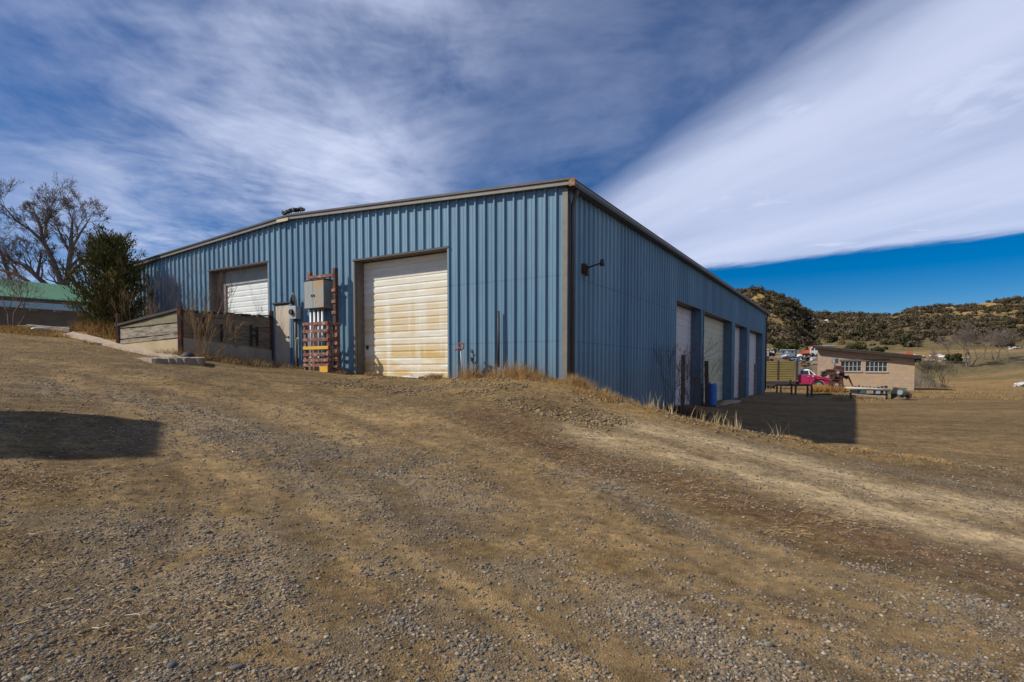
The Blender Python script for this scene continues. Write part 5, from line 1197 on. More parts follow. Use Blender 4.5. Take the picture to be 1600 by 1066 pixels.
# ------------------------------------------------------------------ pink stake truck
def truck():
    Y = 60.0; fr = Fr(1247, Y); g = fr.g
    e = empty('stake_truck', (fr.x0, Y, g), fr.rot, 'faded magenta farm truck with yellow-green slatted stake bed', 'truck')
    X = fr.X; Z = fr.Z
    pink = simple('magenta_paint', (.42, .016, .10), (.30, .014, .07), 1.6, .45, bs=.05); white = simple('truck_white', (.7, .7, .7), None, 3, .45)
    glass = simple('dark_glass', (.03, .035, .045), None, 2, .12); grn = simple('sage_rim', (.22, .26, .18), (.17, .2, .14), 5, .6); tyre = simple('tyre_rubber', (.02, .02, .02), None, 6, .9)
    hw = .95; zt_, zb_ = Z(576.8), Z(602.3); belt = Z(585.8); hood = Z(588.2)
    x0, x1 = X(1246.8), X(1268.5); xf = X(1295.5); xw = X(1279.3); rw = .62
    # lower body: cab + hood with wheel arch
    arch = [(xw+rw*math.cos(a), zb_+.0+rw*.92*math.sin(a)) for a in np.linspace(0, math.pi, 13)]
    prof = [(x0, zb_), (x0, belt), (x1+.1, belt), (x1+.45, hood+.06), (xf-.25, hood-.09), (xf, hood-.2), (xf, zb_+.05)]+arch[0:1]+arch[1:]+[]
    MB().prism(prof, -hw, hw).build('body', pink, e, bevel=.03)
    MB().prism([(xw-rw-.12, zb_+.02), (xw-rw*.9, zb_+.42), (xw-rw*.5, zb_+.68), (xw+rw*.5, zb_+.68), (xf-.02, zb_+.5), (xf-.02, zb_+.62), (xw+rw*.5, zb_+.79), (xw-rw*.55, zb_+.79), (xw-rw*1.1, zb_+.5), (xw-rw-.28, zb_+.02)], -hw-.10, -hw-.0).build('fender', pink, e, bevel=.02)
    # cab top: pillars as a tapered shell in pink / white
    def ring(z, inset, xa, xb): return [(xa, -hw+inset, z), (xb, -hw+inset, z), (xb, hw-inset, z), (xa, hw-inset, z)]
    a = ring(belt-.01, .03, x0+.02, x1+.38); b = ring(zt_-.12, .13, x0+.10, x1-.18); c = ring(zt_, .22, x0+.22, x1-.38)
    MB().add(a+b, [(0, 1, 5, 4), (1, 2, 6, 5), (2, 3, 7, 6), (3, 0, 4, 7)]).build('cab_upper', white, e)
    MB().add(b+c, [(0, 1, 5, 4), (1, 2, 6, 5), (2, 3, 7, 6), (3, 0, 4, 7), (4, 5, 6, 7)]).build('cab_roof', white, e, bevel=.03)
    def pane(p, q, r, s, off=-.012):
        n = Vector((0, off, off*-.0)); m = MB(); vs = [Vector(v)+n for v in (p, q, r, s)]; bk = Vector((0, .008, 0)); m.add(vs+[v+bk for v in vs], [(0, 1, 2, 3), (4, 7, 6, 5), (0, 4, 5, 1), (1, 5, 6, 2), (2, 6, 7, 3), (3, 7, 4, 0)]); return m
    ya, yb = -hw+.03, -hw+.125
    pane((x0+.22, ya, belt+.03), (x1-.32, ya, belt+.03), (x1-.38, yb, zt_-.17), (x0+.26, yb, zt_-.17)).build('side_window', glass, e)
    pane((x1-.20, ya, belt+.03), (x1+.16, ya, belt+.03), (x1-.20, yb, zt_-.17), (x1-.27, yb, zt_-.17)).build('quarter_window', glass, e)
    MB().add([(x1+.37, -hw+.2, belt+.06), (x1+.37, hw-.2, belt+.06), (x1-.15, hw-.24, zt_-.15), (x1-.15, -hw+.24, zt_-.15)], [(0, 1, 2, 3)]).build('windscreen', glass, e).location = (.012, 0, .012)
    d = MB().box(x0+.16, x1+.02, -hw-.014, -hw-.002, zb_+.12, belt-.01).build('door', pink, e, bevel=.005)
    MB().box(x1-.42, x1-.26, -hw-.05, -hw-.015, belt-.17, belt-.13).build('handle', white, d)
    m = MB().tube([(x1+.02, -hw, belt-.06), (x1+.08, -hw-.22, belt-.1)], .015, 6).tube([(x1+.08, -hw-.22, belt-.1), (x1+.2, -hw-.24, belt+.42)], .012, 6); m.box(x1+.02, x1+.12, -hw-.3, -hw-.12, belt-.2, belt-.08); m.build('mirror', white, e)
    MB().box(x0+.2, xf-.1, -hw-.012, -hw-.0, hood-.2, hood-.17).build('side_trim', pink, e)
    MB().box(xf-.01, xf+.05, -hw+.15, hw-.15, zb_+.28, hood-.28).build('grille', white, e); 
    for s in (-1, 1): MB().tube([(xf+.0, s*(hw-.25), zb_+.42), (xf+.07, s*(hw-.25), zb_+.42)], .11, 14).build('headlight', M_GAL, e)
    MB().box(xf+.05, xf+.18, -hw, hw, zb_+.0, zb_+.2).build('bumper', M_BLACK, e, bevel=.02)
    bx0 = X(1180); wx = X(1205)
    for cx, ys in ((xw, (-1, 1)), (wx, (-1, 1))):
        for s in ys:
            w = empty('wheel', (cx, s*(hw-.1), .48)); w.parent = e
            MB().tube([(0, -.13*s, 0), (0, -.11*s, 0), (0, .11*s, 0), (0, .13*s, 0)], [.40, .48, .48, .40], 24).build('tyre', tyre, w, True)
            MB().tube([(0, .132*s, 0), (0, .15*s, 0)], [.27, .2], 16).build('rim', grn, w)
            MB().tube([(0, .15*s, 0), (0, .21*s, 0)], [.09, .07], 10).build('hub', grn, w)
    # bed
    zf0, zf1 = Z(602.0), Z(593.8); bx1 = X(1245)
    MB().box(bx0, bx1, -1.15, 1.15, zf1-.16, zf1).build('bed_floor', M_WOODD, e, bevel=.01)
    for s in (-1, 1): MB().box(bx0+.2, x0, s*.45-.06, s*.45+.06, zf0-.1, zf1-.163).build('chassis_rail', M_BLACK, e)
    MB().box(X(1184), X(1244), -1.13, -.9, zf0-.08, zf1-.165).build('under_box', M_BLACK, e)
    slat = simple('olive_yellow_slats', (.26, .205, .06), (.17, .135, .042), 3, .8, stretch=(.4, 1, 4), bs=.3); zt2 = Z(563.8); n = 11
    for s in (-1, 1):
        for xa, xb in ((bx0+.05, X(1216)-.08), (X(1216)+.08, bx1-.28)):
            p = MB().box(xa, xb, s*1.12-.012, s*1.12+.012, zf1+.03, zt2); 
            p = MB()
            for i in range(n):
                z0 = zf1+.03+(zt2-zf1-.03)*i/n; p.box(xa, xb, s*1.12-.02, s*1.12+.02, z0, z0+(zt2-zf1)/n-.06)
            p.build('stake_panel', slat, e); MB().box(xa, xb, s*1.09-.01, s*1.09+.005, zf1+.02, zt2-.02).build('shade_backing', M_BLACKW, e)  # dark sheet added behind the slats, standing in for shade inside the bed
        for px in (1182, 1193, 1216, 1244):
            MB().box(X(px)-.06, X(px)+.06, s*1.15-.04, s*1.15+.05, zf1, zt2+.04).build('stake', M_BLACKW, e)
    for i in range(9):
        z0 = zf1+.03+(zt2-zf1+.25)*i/9; MB().box(bx1-.02, bx1+.04, -1.1, 1.1, z0, z0+.16).build('headboard_slat', M_BLACKW, e)
    for y in (-1.12, -.4, .4, 1.12): MB().box(bx1+.04, bx1+.12, y-.05, y+.05, zf1, zt2+.2).build('headboard_post', M_BLACKW, e)
truck()

def steel_stand():
    e = empty('steel_stand', (22.2, 42.2, gz(22.2, 42.2)), 0, 'low dark rusty steel stand on thin legs in front of the truck bed', 'stand')
    g = gz(22.2, 42.2); A = W(1262, 601, 42); rl = lambda px, py, Y: W(px, py, Y)-Vector((22.2, 42.2, g))
    P = [rl(1262, 602, 42), rl(1237, 602, 45.5), rl(1214, 602, 49), rl(1188, 602, 52)]; red = rusty('red_steel', (.22, .02, .03), (.07, .02, .015), .5, 4)
    for a, b in zip(P[:-1], P[1:]): MB().beam(a, b, .09, .14).build('top_beam', M_BLACK, e)
    off = Vector((.55, .45, 0))
    for a, b in zip(P[:-1], P[1:]): MB().beam(a+off, b+off, .09, .14).build('top_beam', M_BLACK, e)
    for i, p in enumerate(P[:3]):
        MB().beam(p, p+off, .07, .1).build('cross_beam', M_BLACK, e)
        for q in (p, p+off):
            zz = gz(q.x+22.2, q.y+42.2)-g; MB().box(q.x-.055, q.x+.055, q.y-.055, q.y+.055, zz-.05, q.z-.07).build('leg', red if i == 1 else M_BLACK, e)
    MB().beam(P[1]-Vector((.1, 0, 0)), P[1]+Vector((-.1, 0, .45)), .1, .1).build('upright', red, e)
steel_stand()

def rusty_machine():
    Y = 54.0; fr = Fr(1308, Y); g = fr.g; e = empty('rusty_machine', (fr.x0, Y, g), fr.rot, 'tall rusted farm machine with sloping arm beside the pink truck', 'farm machine')
    X = fr.X; Z = fr.Z; M = rusty('deep_rust', (.045, .02, .018), (.14, .045, .03), .5, 3, .9, (.08, .03, .022)); d = .9
    MB().prism([(X(1296), Z(598)), (X(1296.5), Z(594)), (X(1317.5), Z(593.5)), (X(1317), Z(600))], -d, d).build('chassis', M, e, bevel=.02)
    for px in (1297.5, 1301, 1312, 1316.5): 
        for y in (-.8, .8): MB().box(X(px)-.08, X(px)+.08, y-.08, y+.08, -.1, Z(598)).build('leg', M_BLACK, e)
    MB().box(X(1304), X(1315), -.85, -.75, Z(603.3), Z(601.5)).build('step', M_WOODG, e)
    MB().prism([(X(1296), Z(593)), (X(1295), Z(586)), (X(1293), Z(579)), (X(1318), Z(578)), (X(1319.5), Z(586)), (X(1317), Z(593))], -d*.9, d*.9).build('hopper', M, e, bevel=.04)
    MB().box(X(1290), X(1302), -.9, .5, Z(579), Z(577)).build('tray', M, e); MB().box(X(1290.5), X(1294.5), -.8, .2, Z(586), Z(579.2)).build('side_box', M_BLACK, e)
    MB().prism([(X(1301), Z(577.9)), (X(1302), Z(574)), (X(1305), Z(571.5)), (X(1314), Z(572)), (X(1317), Z(575)), (X(1318), Z(577.9))], -.6, .6).build('upper_drum', M, e, bevel=.03)
    for i, (a, b, z0, z1) in enumerate(((1297, 1303, 586, 583), (1304, 1311, 590, 587), (1309, 1318, 584, 580), (1299, 1308, 594, 591.5))):
        MB().box(X(a), X(b), -d-.12, -d+.05, Z(z0), Z(z1)).build('plate', M, e, bevel=.02)
    for px, py, r in ((1309, 582, .13), (1313, 581.5, .09), (1303, 588, .16), (1314, 589.5, .14)): MB().tube([(X(px), -d-.1, Z(py)), (X(px), -d-.25, Z(py))], r, 12).build('pulley', M_GAL if r == .13 else M_BLACK, e)
    MB().prism([(X(1318), Z(590)), (X(1318.5), Z(587)), (X(1325), Z(587)), (X(1326), Z(591)), (X(1322), Z(593))], -.3, .3).build('bracket', M, e)
    MB().beam((X(1324.5), -.2, Z(587)), (X(1332.5), -.3, Z(603.5)), .14, .3, up=(0, 1, 0)).build('arm', red_, e)
    # box on a post behind
    xp = W(1304.5, 575, 56.5).x; g2 = gz(xp, 56.5); p = empty('meter_box_post', (xp, 56.5, g2), 0, 'small white and grey metal box on a thin post above the rusty machine', 'box on post')
    zz = lambda py: W(1304.5, py, 56.5).z-g2
    MB().tube([(0, 0, 0), (0, 0, zz(569)-.003)], .05, 8).build('post', M_BLACK, p); MB().box(-.26, .26, -.16, .2, zz(568), zz(560.5)).build('box', simple('grey_box', (.16, .19, .22), None, 4, .5), p, bevel=.01); MB().box(-.27, -.09, -.175, -.163, zz(567.7), zz(560.8)).build('front_panel', simple('white_panel', (.75, .75, .74), None, 5), p)
red_ = rusty('dark_red_arm', (.14, .02, .015), (.06, .025, .02), .5, 3)
rusty_machine()

def stone_house():
    Y = 63.0; fr = Fr(1277, Y, -YAW); g = fr.g; e = empty('stone_house', (fr.x0, Y, g), fr.rot, 'tan stuccoed stone house with shallow sloping roof and two grid windows', 'house')
    m, nt, b = mat('stuccoed_stone'); L = nt.links
    br = nadd(nt, 'ShaderNodeTexBrick'); tc = nadd(nt, 'ShaderNodeTexCoord'); mp = nadd(nt, 'ShaderNodeMapping'); mp.inputs['Rotation'].default_value = (math.radians(90), 0, 0); L.new(tc.outputs['Object'], mp.inputs[0]); L.new(mp.outputs[0], br.inputs['Vector'])
    br.inputs['Scale'].default_value = 1.0; br.inputs['Brick Width'].default_value = .75; br.inputs['Row Height'].default_value = .34; br.inputs['Mortar Size'].default_value = .012; br.inputs['Mortar Smooth'].default_value = .5
    br.inputs['Color1'].default_value = (.42, .31, .235, 1); br.inputs['Color2'].default_value = (.37, .275, .205, 1); br.inputs['Mortar'].default_value = (.27, .2, .13, 1)
    f = noise_out(nt, .55, 7, .65); f2 = noise_out(nt, 2.5, 6, .7)
    c = mixc(nt, ramp(nt, f, [(.4, (0, 0, 0)), (.62, (.75, .75, .75))]), br.outputs['Color'], (.42, .30, .17)); c = mixc(nt, .5, c, ramp(nt, f2, [(.3, (.7, .7, .72)), (.7, (1.2, 1.18, 1.1))]), 'MULTIPLY')
    L.new(c, b.inputs['Base Color']); b.inputs['Roughness'].default_value = .95; bump(nt, b, f2, .5, .04)
    X = fr.X; Z = fr.Z; W_ = X(1428.5); zl, zr = Z(545, 1277), Z(559.5, 1428.5); D = 7.0
    wins = [(X(1313.5), X(1345), Z(580.5, 1329), Z(564.5, 1329)), (X(1352), X(1385.5), Z(581, 1369), Z(565, 1369))]
    # front wall built in strips round the windows
    xs = sorted([0, W_]+[v for w in wins for v in w[:2]]); mb = MB(); top = lambda x: zl+(zr-zl)*x/W_
    for a, b_ in zip(xs[:-1], xs[1:]):
        w = [w for w in wins if w[0] <= (a+b_)/2 <= w[1]]
        spans = [(-.4, None)] if not w else [(-.4, w[0][2]), (w[0][3], None)]
        for z0, z1 in spans:
            za, zb = (z1, z1) if z1 is not None else (top(a), top(b_)); mb.add([(a, 0, z0), (b_, 0, z0), (b_, 0, zb), (a, 0, za), (a, .35, z0), (b_, .35, z0), (b_, .35, zb), (a, .35, za)], [(0, 1, 2, 3), (4, 7, 6, 5), (0, 4, 5, 1), (3, 2, 6, 7)])
            for q, za_ in ((a, za), (b_, zb)): mb.add([(q, 0, z0), (q, .35, z0), (q, .35, za_), (q, 0, za_)], [(0, 1, 2, 3)])
    mb.add([(W_, .35, -.4), (W_, D, -.4), (W_, D, zr), (W_, .35, zr)], [(0, 1, 2, 3)]); mb.add([(0, .35, -.4), (0, D, -.4), (0, D, zl), (0, .35, zl)], [(0, 3, 2, 1)]); mb.add([(0, D, -.4), (W_, D, -.4), (W_, D, zr), (0, D, zl)], [(0, 1, 2, 3)])
    mb.build('wall', m, e, fix=False)
    win_m = simple('white_window_bars', (.5, .5, .48), (.36, .36, .35), 5, .6); gl = simple('dark_window_glass', (.03, .035, .04), None, 2, .15)
    for (a, b_, z0, z1) in wins:
        fr = MB(); fr.box(a, b_, .05, .1, z0, z0+.05); fr.box(a, b_, .05, .1, z1-.05, z1); fr.box(a, b_, .055, .095, (z0+z1)/2-.02, (z0+z1)/2+.02)
        for k in range(6): x = a+(b_-a)*k/5; fr.box(max(a, x-.03), min(b_, x+.03), .045, .105, z0, z1)
        w = fr.build('window', win_m, e)
        MB().box(a, b_, .12, .14, z0, z1).build('pane', gl, w); MB().box(a-.06, b_+.1, -.08, .03, z0-.1, z0-.003).build('sill', m, w)
    MB().box(X(1311), X(1389), -.06, -.003, Z(564, 1350), Z(561.6, 1350)).build('lintel', M_WOODD, e)
    rx0, rx1 = X(1267.5), X(1439.5); sl_ = (zr-zl)/W_; rz = lambda x: zl+sl_*x+.0
    rf = MB(); y0, y1 = -.7, D+.5; t = .12
    rf.add([(rx0, y0, rz(rx0)+.18), (rx1, y0, rz(rx1)+.18), (rx1, y1, rz(rx1)+.18), (rx0, y1, rz(rx0)+.18), (rx0, y0, rz(rx0)+.30), (rx1, y0, rz(rx1)+.30), (rx1, y1, rz(rx1)+.30), (rx0, y1, rz(rx0)+.30)], [(0, 3, 2, 1), (4, 5, 6, 7), (0, 1, 5, 4), (1, 2, 6, 5), (2, 3, 7, 6), (3, 0, 4, 7)])
    r = rf.build('roof', simple('grey_brown_roofing', (.07, .06, .052), (.05, .042, .036), 1.5, .9), e)
    ff = MB(); ff.add([(rx0+.1, y0+.03, rz(rx0)-.02), (rx1-.1, y0+.03, rz(rx1)-.02), (rx1-.1, y0+.03, rz(rx1)+.177), (rx0+.1, y0+.03, rz(rx0)+.177), (rx0+.1, y0+.2, rz(rx0)-.02), (rx1-.1, y0+.2, rz(rx1)-.02), (rx1-.1, y0+.2, rz(rx1)+.177), (rx0+.1, y0+.2, rz(rx0)+.177)], [(0, 1, 2, 3), (4, 7, 6, 5), (0, 4, 5, 1), (0, 3, 7, 4), (1, 5, 6, 2)]); ff.build('fascia', M_BLACKW, r)
    for k in range(10): x = rx0+.5+k*(rx1-rx0-1)/9; MB().box(x-.06, x+.06, -.5, D, rz(x)+.0, rz(x)+.175).build('rafter', M_BLACKW, r)
    MB().box(X(1430), X(1438.5), y0+.2, 1.5, rz(W_)-.45, rz(W_)-.05).build('eave_box', M_BLACKW, e)
    brick = simple('red_brick', (.48, .12, .05), (.36, .09, .04), 6, .9)
    MB().box(X(1417), X(1428), 2.2, 3.0, rz(X(1422)), Z(547.5, 1422)).build('chimney', brick, r)
    MB().box(X(1284), X(1304), .5, 2.3, rz(X(1294))+.42, rz(X(1294))+.5).build('loose_sheet', M_GAL, r).rotation_euler = (0, 0, 0)
stone_house()

def scrap_pile():
    Y = 40.5; fr = Fr(1322, Y, -.45); g = fr.g; e = empty('steel_flatbed_frame', (fr.x0, Y, g), fr.rot, 'low scrap flatbed with long pale pipe on green frame before the stone house', 'flatbed frame')
    X = fr.X; Z = lambda py, px=1360: fr.Z(py, px)
    grn = rusty('faded_green', (.05, .10, .085), (.08, .04, .025), .42, 4); pale = simple('pale_pipe', (.48, .46, .42), (.36, .34, .30), 3, .6)
    MB().tube([(X(1320), 0, Z(606.8)), (X(1358), 0, Z(607.6)), (X(1392), 0, Z(609))], .085, 12).build('pipe', pale, e, True)
    MB().box(X(1329), X(1390), .05, .25, Z(615), Z(609.5)).build('side_panel', grn, e, bevel=.01)
    for i, (a, b, mm) in enumerate(((1330, 1341, M_BLACK), (1345, 1353, grn), (1354, 1365, pale2), (1369, 1376, M_GAL), (1381, 1384, pale2), (1387, 1391.5, grn2))): MB().box(X(a), X(b), -.02, .04, Z(615.3), Z(609.9)).build('panel', mm, e, bevel=.008)
    MB().beam((X(1331), -.1, Z(616.2)), (X(1384), -.1, Z(620)), .1, .1).build('lower_rail', pale2, e); MB().box(X(1329), X(1388), .1, .8, Z(617.5), Z(615.3)).build('deck', M_BLACK, e)
    for px in (1330, 1386): MB().box(X(px)-.06, X(px)+.06, 0, .15, -.05, Z(617.5)).build('leg', M_BLACK, e)
    for k in range(9):
        px = 1336+k*6; MB().box(X(px), X(px+random.uniform(2, 5)), .3, .6, Z(606.5), Z(606.5)+random.uniform(.05, .2)).build('clutter', M_RUST if k % 2 else M_BLACK, e, bevel=.015)
    # engine / tractor remains at the right end
    Y2 = 39.5; f2 = Fr(1408, Y2); g2 = f2.g; t = empty('scrapped_engine', (f2.x0, Y2, g2), f2.rot, 'greenish scrapped engine and axle lying right of the flatbed frame', 'engine')
    X2 = f2.X; Z2 = f2.Z
    MB().prism([(X2(1393), 0), (X2(1392.5), Z2(611)), (X2(1397), Z2(605.5)), (X2(1404), Z2(606)), (X2(1405), Z2(618)), (X2(1400), Z2(621))], -.3, .4).build('block', M_BLACK, t, bevel=.04)
    MB().prism([(X2(1403), Z2(620)), (X2(1402), Z2(608)), (X2(1410), Z2(606.5)), (X2(1418), Z2(610)), (X2(1420), Z2(618)), (X2(1413), Z2(622.5))], -.35, .3).build('casing', grn, t, bevel=.05)
    MB().tube([(X2(1407), -.36, Z2(613)), (X2(1407), -.5, Z2(613))], .17, 16).build('flywheel', M_GAL, t); MB().tube([(X2(1414), -.36, Z2(615)), (X2(1414), -.5, Z2(615))], .13, 12).build('pulley', M_BLACK, t)
    MB().tube([(X2(1419.5), -.35, Z2(618)), (X2(1419.5), .3, Z2(618))], .24, 14).build('drum', M_RUST, t); MB().ico((X2(1416), -.25, Z2(621)), .13, 2, .1, (1.4, .8, .6)).build('sump', pale2, t)
    MB().beam((X2(1395), .1, Z2(606)), (X2(1418), .1, Z2(607.5)), .07, .07).build('rod', grn, t)
    # dark tyre behind
    A = W(1341, 603, 46); o = MB().tube([(0, .1, .3), (0, -.1, .3)], .33, 18).tube([(0, -.103, .3), (0, -.12, .3)], .2, 14).build('tyre', simple('dark_green_rubber', (.04, .055, .045)), None, True); o.location = (A.x, 46, gz(A.x, 46)); tag(o, 'dark tyre standing in the grass behind the flatbed frame', 'tyre')
pale2 = simple('rusty_pale', (.36, .30, .24), (.25, .17, .13), 3); grn2 = simple('bright_green_panel', (.06, .19, .13), None, 4)
scrap_pile()

# ------------------------------------------------------------------ distant buildings, vehicles and debris
def far_things():
    def prep(name, px, py, Y, lab, cat): fr = Fr(px, Y); A = W(px, py, Y); return empty(name, (A.x, Y, A.z), fr.rot, lab, cat), fr.X, (lambda q: (py-q)/FPX*Y)
    e, X, Z = prep('red_roof_barn', 1265, 553, 96, 'barn with long orange-red metal roof behind the stone house', 'barn')
    redr = simple('orange_red_roof', (.50, .10, .03), (.40, .07, .025), .8, .7); g = MB()
    m = MB().add([(X(1246), 0, Z(551.6)), (X(1283), 0, Z(550)), (X(1284), 3.2, Z(545)), (X(1253), 3.2, Z(546.5)), (X(1246), 0, Z(553)), (X(1283), 0, Z(551.2)), (X(1284), 3.2, Z(546.4)), (X(1253), 3.2, Z(548))], [(0, 1, 2, 3), (4, 7, 6, 5), (0, 4, 5, 1), (1, 5, 6, 2), (3, 2, 6, 7)])
    m.add([(X(1264), 3.4, Z(546)), (X(1284), 3.4, Z(546)), (X(1284), 6, Z(540)), (X(1262), 6, Z(539.5)), (X(1264), 3.6, Z(547.5)), (X(1284), 3.6, Z(547.5)), (X(1284), 6.2, Z(541.5)), (X(1262), 6.2, Z(541))], [(0, 1, 2, 3), (4, 7, 6, 5), (0, 4, 5, 1), (2, 3, 7, 6), (0, 3, 7, 4)]); m.build('roof', redr, e)
    for k in range(14): x = X(1248)+k*.28; MB().beam((x, -.0, Z(551.6)+.06), (x+.4, 3.2, Z(546.5)+.06), .05, .05).build('roof_rib', simple('rib_red', (.3, .05, .02)) if k == 0 else bpy.data.materials['rib_red'], e)
    MB().box(X(1249), X(1283), .4, 6, Z(575), Z(551.8)).build('wall', M_WOODD, e)
    e, X, Z = prep('white_van', 1272, 557.5, 88, 'white van parked left of the stone house below the red roof', 'van')
    wm = simple('white_vehicle', (.55, .55, .56), None, 2, .4)
    MB().prism([(X(1265), .25), (X(1265), .95), (X(1266.5), 1.5+.0*Z(1)), (X(1281), 1.55), (X(1282), .9), (X(1282), .25)], 0, 1.9).build('body', wm, e, bevel=.08)
    MB().box(X(1267), X(1271), -.02, -.003, 1.0, 1.35).build('window', M_BLACK, e); MB().box(X(1273), X(1279), -.02, -.003, 1.0, 1.35).build('window', M_BLACK, e)
    for q in (1268.5, 1278.5): MB().tube([(X(q), -.05, .28), (X(q), .2, .28)], .34, 14).build('wheel', M_BLACK, e, True)
    e, X, Z = prep('mobile_home', 1234, 554, 105, 'blue-grey mobile home with pale roof edge beyond the truck bed', 'mobile home')
    MB().box(X(1218), X(1242), 0, 3.2, -1.5, Z(547.5)).build('walls', simple('blue_grey_siding', (.14, .20, .26), (.11, .16, .21), 1), e)
    MB().box(X(1217.5), X(1242.5), -.15, 3.3, Z(547.4), Z(546.2)).build('roof', simple('pale_roof', (.4, .42, .44)), e)
    for q in (1222, 1228, 1236): MB().box(X(q), X(q+2.6), -.03, -.003, Z(551.5), Z(549)).build('window', M_BLACK if q != 1228 else wm, e)
    e, X, Z = prep('small_far_house', 1246, 553, 108, 'dull blue-grey outbuilding right of the mobile home', 'outbuilding')
    MB().prism([(X(1240.5), -1.2), (X(1240.5), Z(548.5)), (X(1245), Z(547)), (X(1248.5), Z(548.5)), (X(1248.5), -1.2)], 0, 3).build('walls', simple('dull_grey_siding', (.15, .16, .2), None, 1), e); MB().box(X(1242.5), X(1244), -.02, -.003, -.3, .7).build('door', M_BLACK, e)
    e, X, Z = prep('camper_trailer', 1197.5, 562, 92, 'pinkish white camper trailer at the far corner of the warehouse', 'trailer')
    MB().box(X(1191), X(1201), 0, 2.2, .35, Z(547.5)).build('body', simple('pinkish_siding', (.42, .34, .31), (.33, .27, .25), 1), e, bevel=.05); MB().box(X(1190.5), X(1201.3), -.1, 2.3, Z(547.3), Z(545.6)).build('roof', simple('pale_red_roof', (.55, .40, .36)), e)
    MB().box(X(1195), X(1198), -.02, -.003, Z(555), Z(551)).build('window', M_BLACK, e)
    for q in (1194, 1199): MB().tube([(X(q), -.05, .3), (X(q), .15, .3)], .3, 12).build('wheel', M_BLACK, e)
    e, X, Z = prep('parked_car', 1205.5, 557, 94, 'small white car with dark windows beside the camper trailer', 'car')
    MB().prism([(X(1201.5), .25), (X(1201.5), .7), (X(1203), .9), (X(1204), 1.3), (X(1207.5), 1.3), (X(1209), .85), (X(1210), .7), (X(1210), .25)], 0, 1.7).build('body', wm, e, bevel=.06); MB().box(X(1203.8), X(1207.8), -.02, -.003, .9, 1.2).build('window', M_BLACK, e)
    for q in (1203.3, 1208.4): MB().tube([(X(q), -.05, .28), (X(q), .15, .28)], .3, 12).build('wheel', M_BLACK, e)
    # scrap heap between the mobile home and the house
    rnd = random.Random(3); cols = [M_BLACK, M_GAL, M_RUST, M_WOODG, wm, M_WOODD, simple('blue_scrap', (.12, .2, .3))]
    for i, (px, py, Y, s, mi, lab) in enumerate(((1252, 558, 82, .7, 4, 'white scrap panel below the left end of the red roof'), (1259, 560.5, 80, .6, 0, 'black scrap heap left of the white van'), (1269, 561, 78, .5, 1, 'grey metal scrap below the white van'), (1228, 557, 84, .5, 4, 'white appliance in front of the mobile home'),
                                             (1236, 559, 80, .6, 2, 'rusty scrap behind the truck bed headboard'), (1258, 567, 76, .6, 5, 'brown timber scrap above the cab of the pink truck'), (1273, 566, 74, .5, 3, 'grey plank pile just left of the stone house'), (1200, 563, 80, .6, 0, 'dark scrap beside the far warehouse corner'), (1287, 583, 60.5, .45, 0, 'black drums between the pink truck and the stone house'), (1245, 562, 79, .45, 6, 'bluish scrap metal behind the truck bed'))):
        A = W(px, py, Y); A.z = max(gz(A.x, Y)+s*.3, A.z) if i != 8 else A.z
        m = MB()
        for k in range(5): m.ico((rnd.uniform(-s, s), rnd.uniform(-.4, .4), rnd.uniform(-.2, .3)*s), s*rnd.uniform(.3, .7), 1, .3, (1.3, .8, .55))
        m.ico((0, 0, -s*.35), s*1.1, 1, .2, (1.2, .7, .5)); o = m.build('scrap_heap', cols[mi], None); o.location = A; tag(o, lab, 'scrap')
    # earth bank that carries the yard scrap
    X, Y = np.meshgrid(np.linspace(30, 58, 60), np.linspace(68, 102, 50)); h = (fbm(X*.5, Y*.5, 88, 4)*1.1+.1)+2.0*sstep(68, 82, Y)
    ed = sstep(30, 33, X)*sstep(58, 52, X)*sstep(68, 72, Y)*sstep(102, 94, Y); Zz = zt(X, Y, False)-.6+(h+.4)*ed*1.25
    a = (np.arange(49)[:, None]*60+np.arange(59)).ravel(); o = np_mesh('earth_bank', np.stack([X, Y, Zz], -1).reshape(-1, 3), np.stack([a, a+1, a+61, a+60], -1), simple('bank_soil', (.17, .125, .07), (.09, .065, .04), .8, .95, bs=.8, bd=.2, det=9), True); o['kind'] = 'structure'
    # pale debris in the field on the right
    for i, (px, py, Y, sx, c, lab) in enumerate(((1447, 578, 112, 3.2, 4, 'long heap of white debris right of the stone house'), (1463, 585, 104, 2.4, 1, 'pale grey sheets lying in the field below the white heap'), (1485, 584, 108, 1.6, 4, 'white debris just left of the bare tree in the field'), (1501, 591, 104, 1.4, 1, 'low pale scrap under the bare tree in the field'), (1450, 560, 150, 1.0, 4, 'white speck of debris on the tan knoll'),
                                            (1469, 561, 150, 1.0, 0, 'black object on the tan knoll'), (1543, 562, 148, 1.6, 4, 'white debris behind the bare tree crown'), (1583, 578, 118, 2.6, 4, 'white debris near the right edge of the field'), (1596, 605, 72, .8, 4, 'small white board at the right edge of the yard'), (1459, 600, 70, .0, 0, ''))):
        if not lab: continue
        A = W(px, py, Y); m = MB(); z0 = max(gz(A.x, Y), float(hillz(np.array(A.x), np.array(Y))) if Y > 140 else -9); z = min(max(z0+.15, A.z), z0+1.2)
        for k in range(9): m.ico((rnd.uniform(-sx, sx), rnd.uniform(-.6, .6), rnd.uniform(-.25, .3)-.06*k*0), rnd.uniform(.25, .6), 1, .35, (1.4, .8, .45))
        o = m.build('debris_heap', cols[c], None); o.location = (A.x, Y, z); tag(o, lab, 'debris')
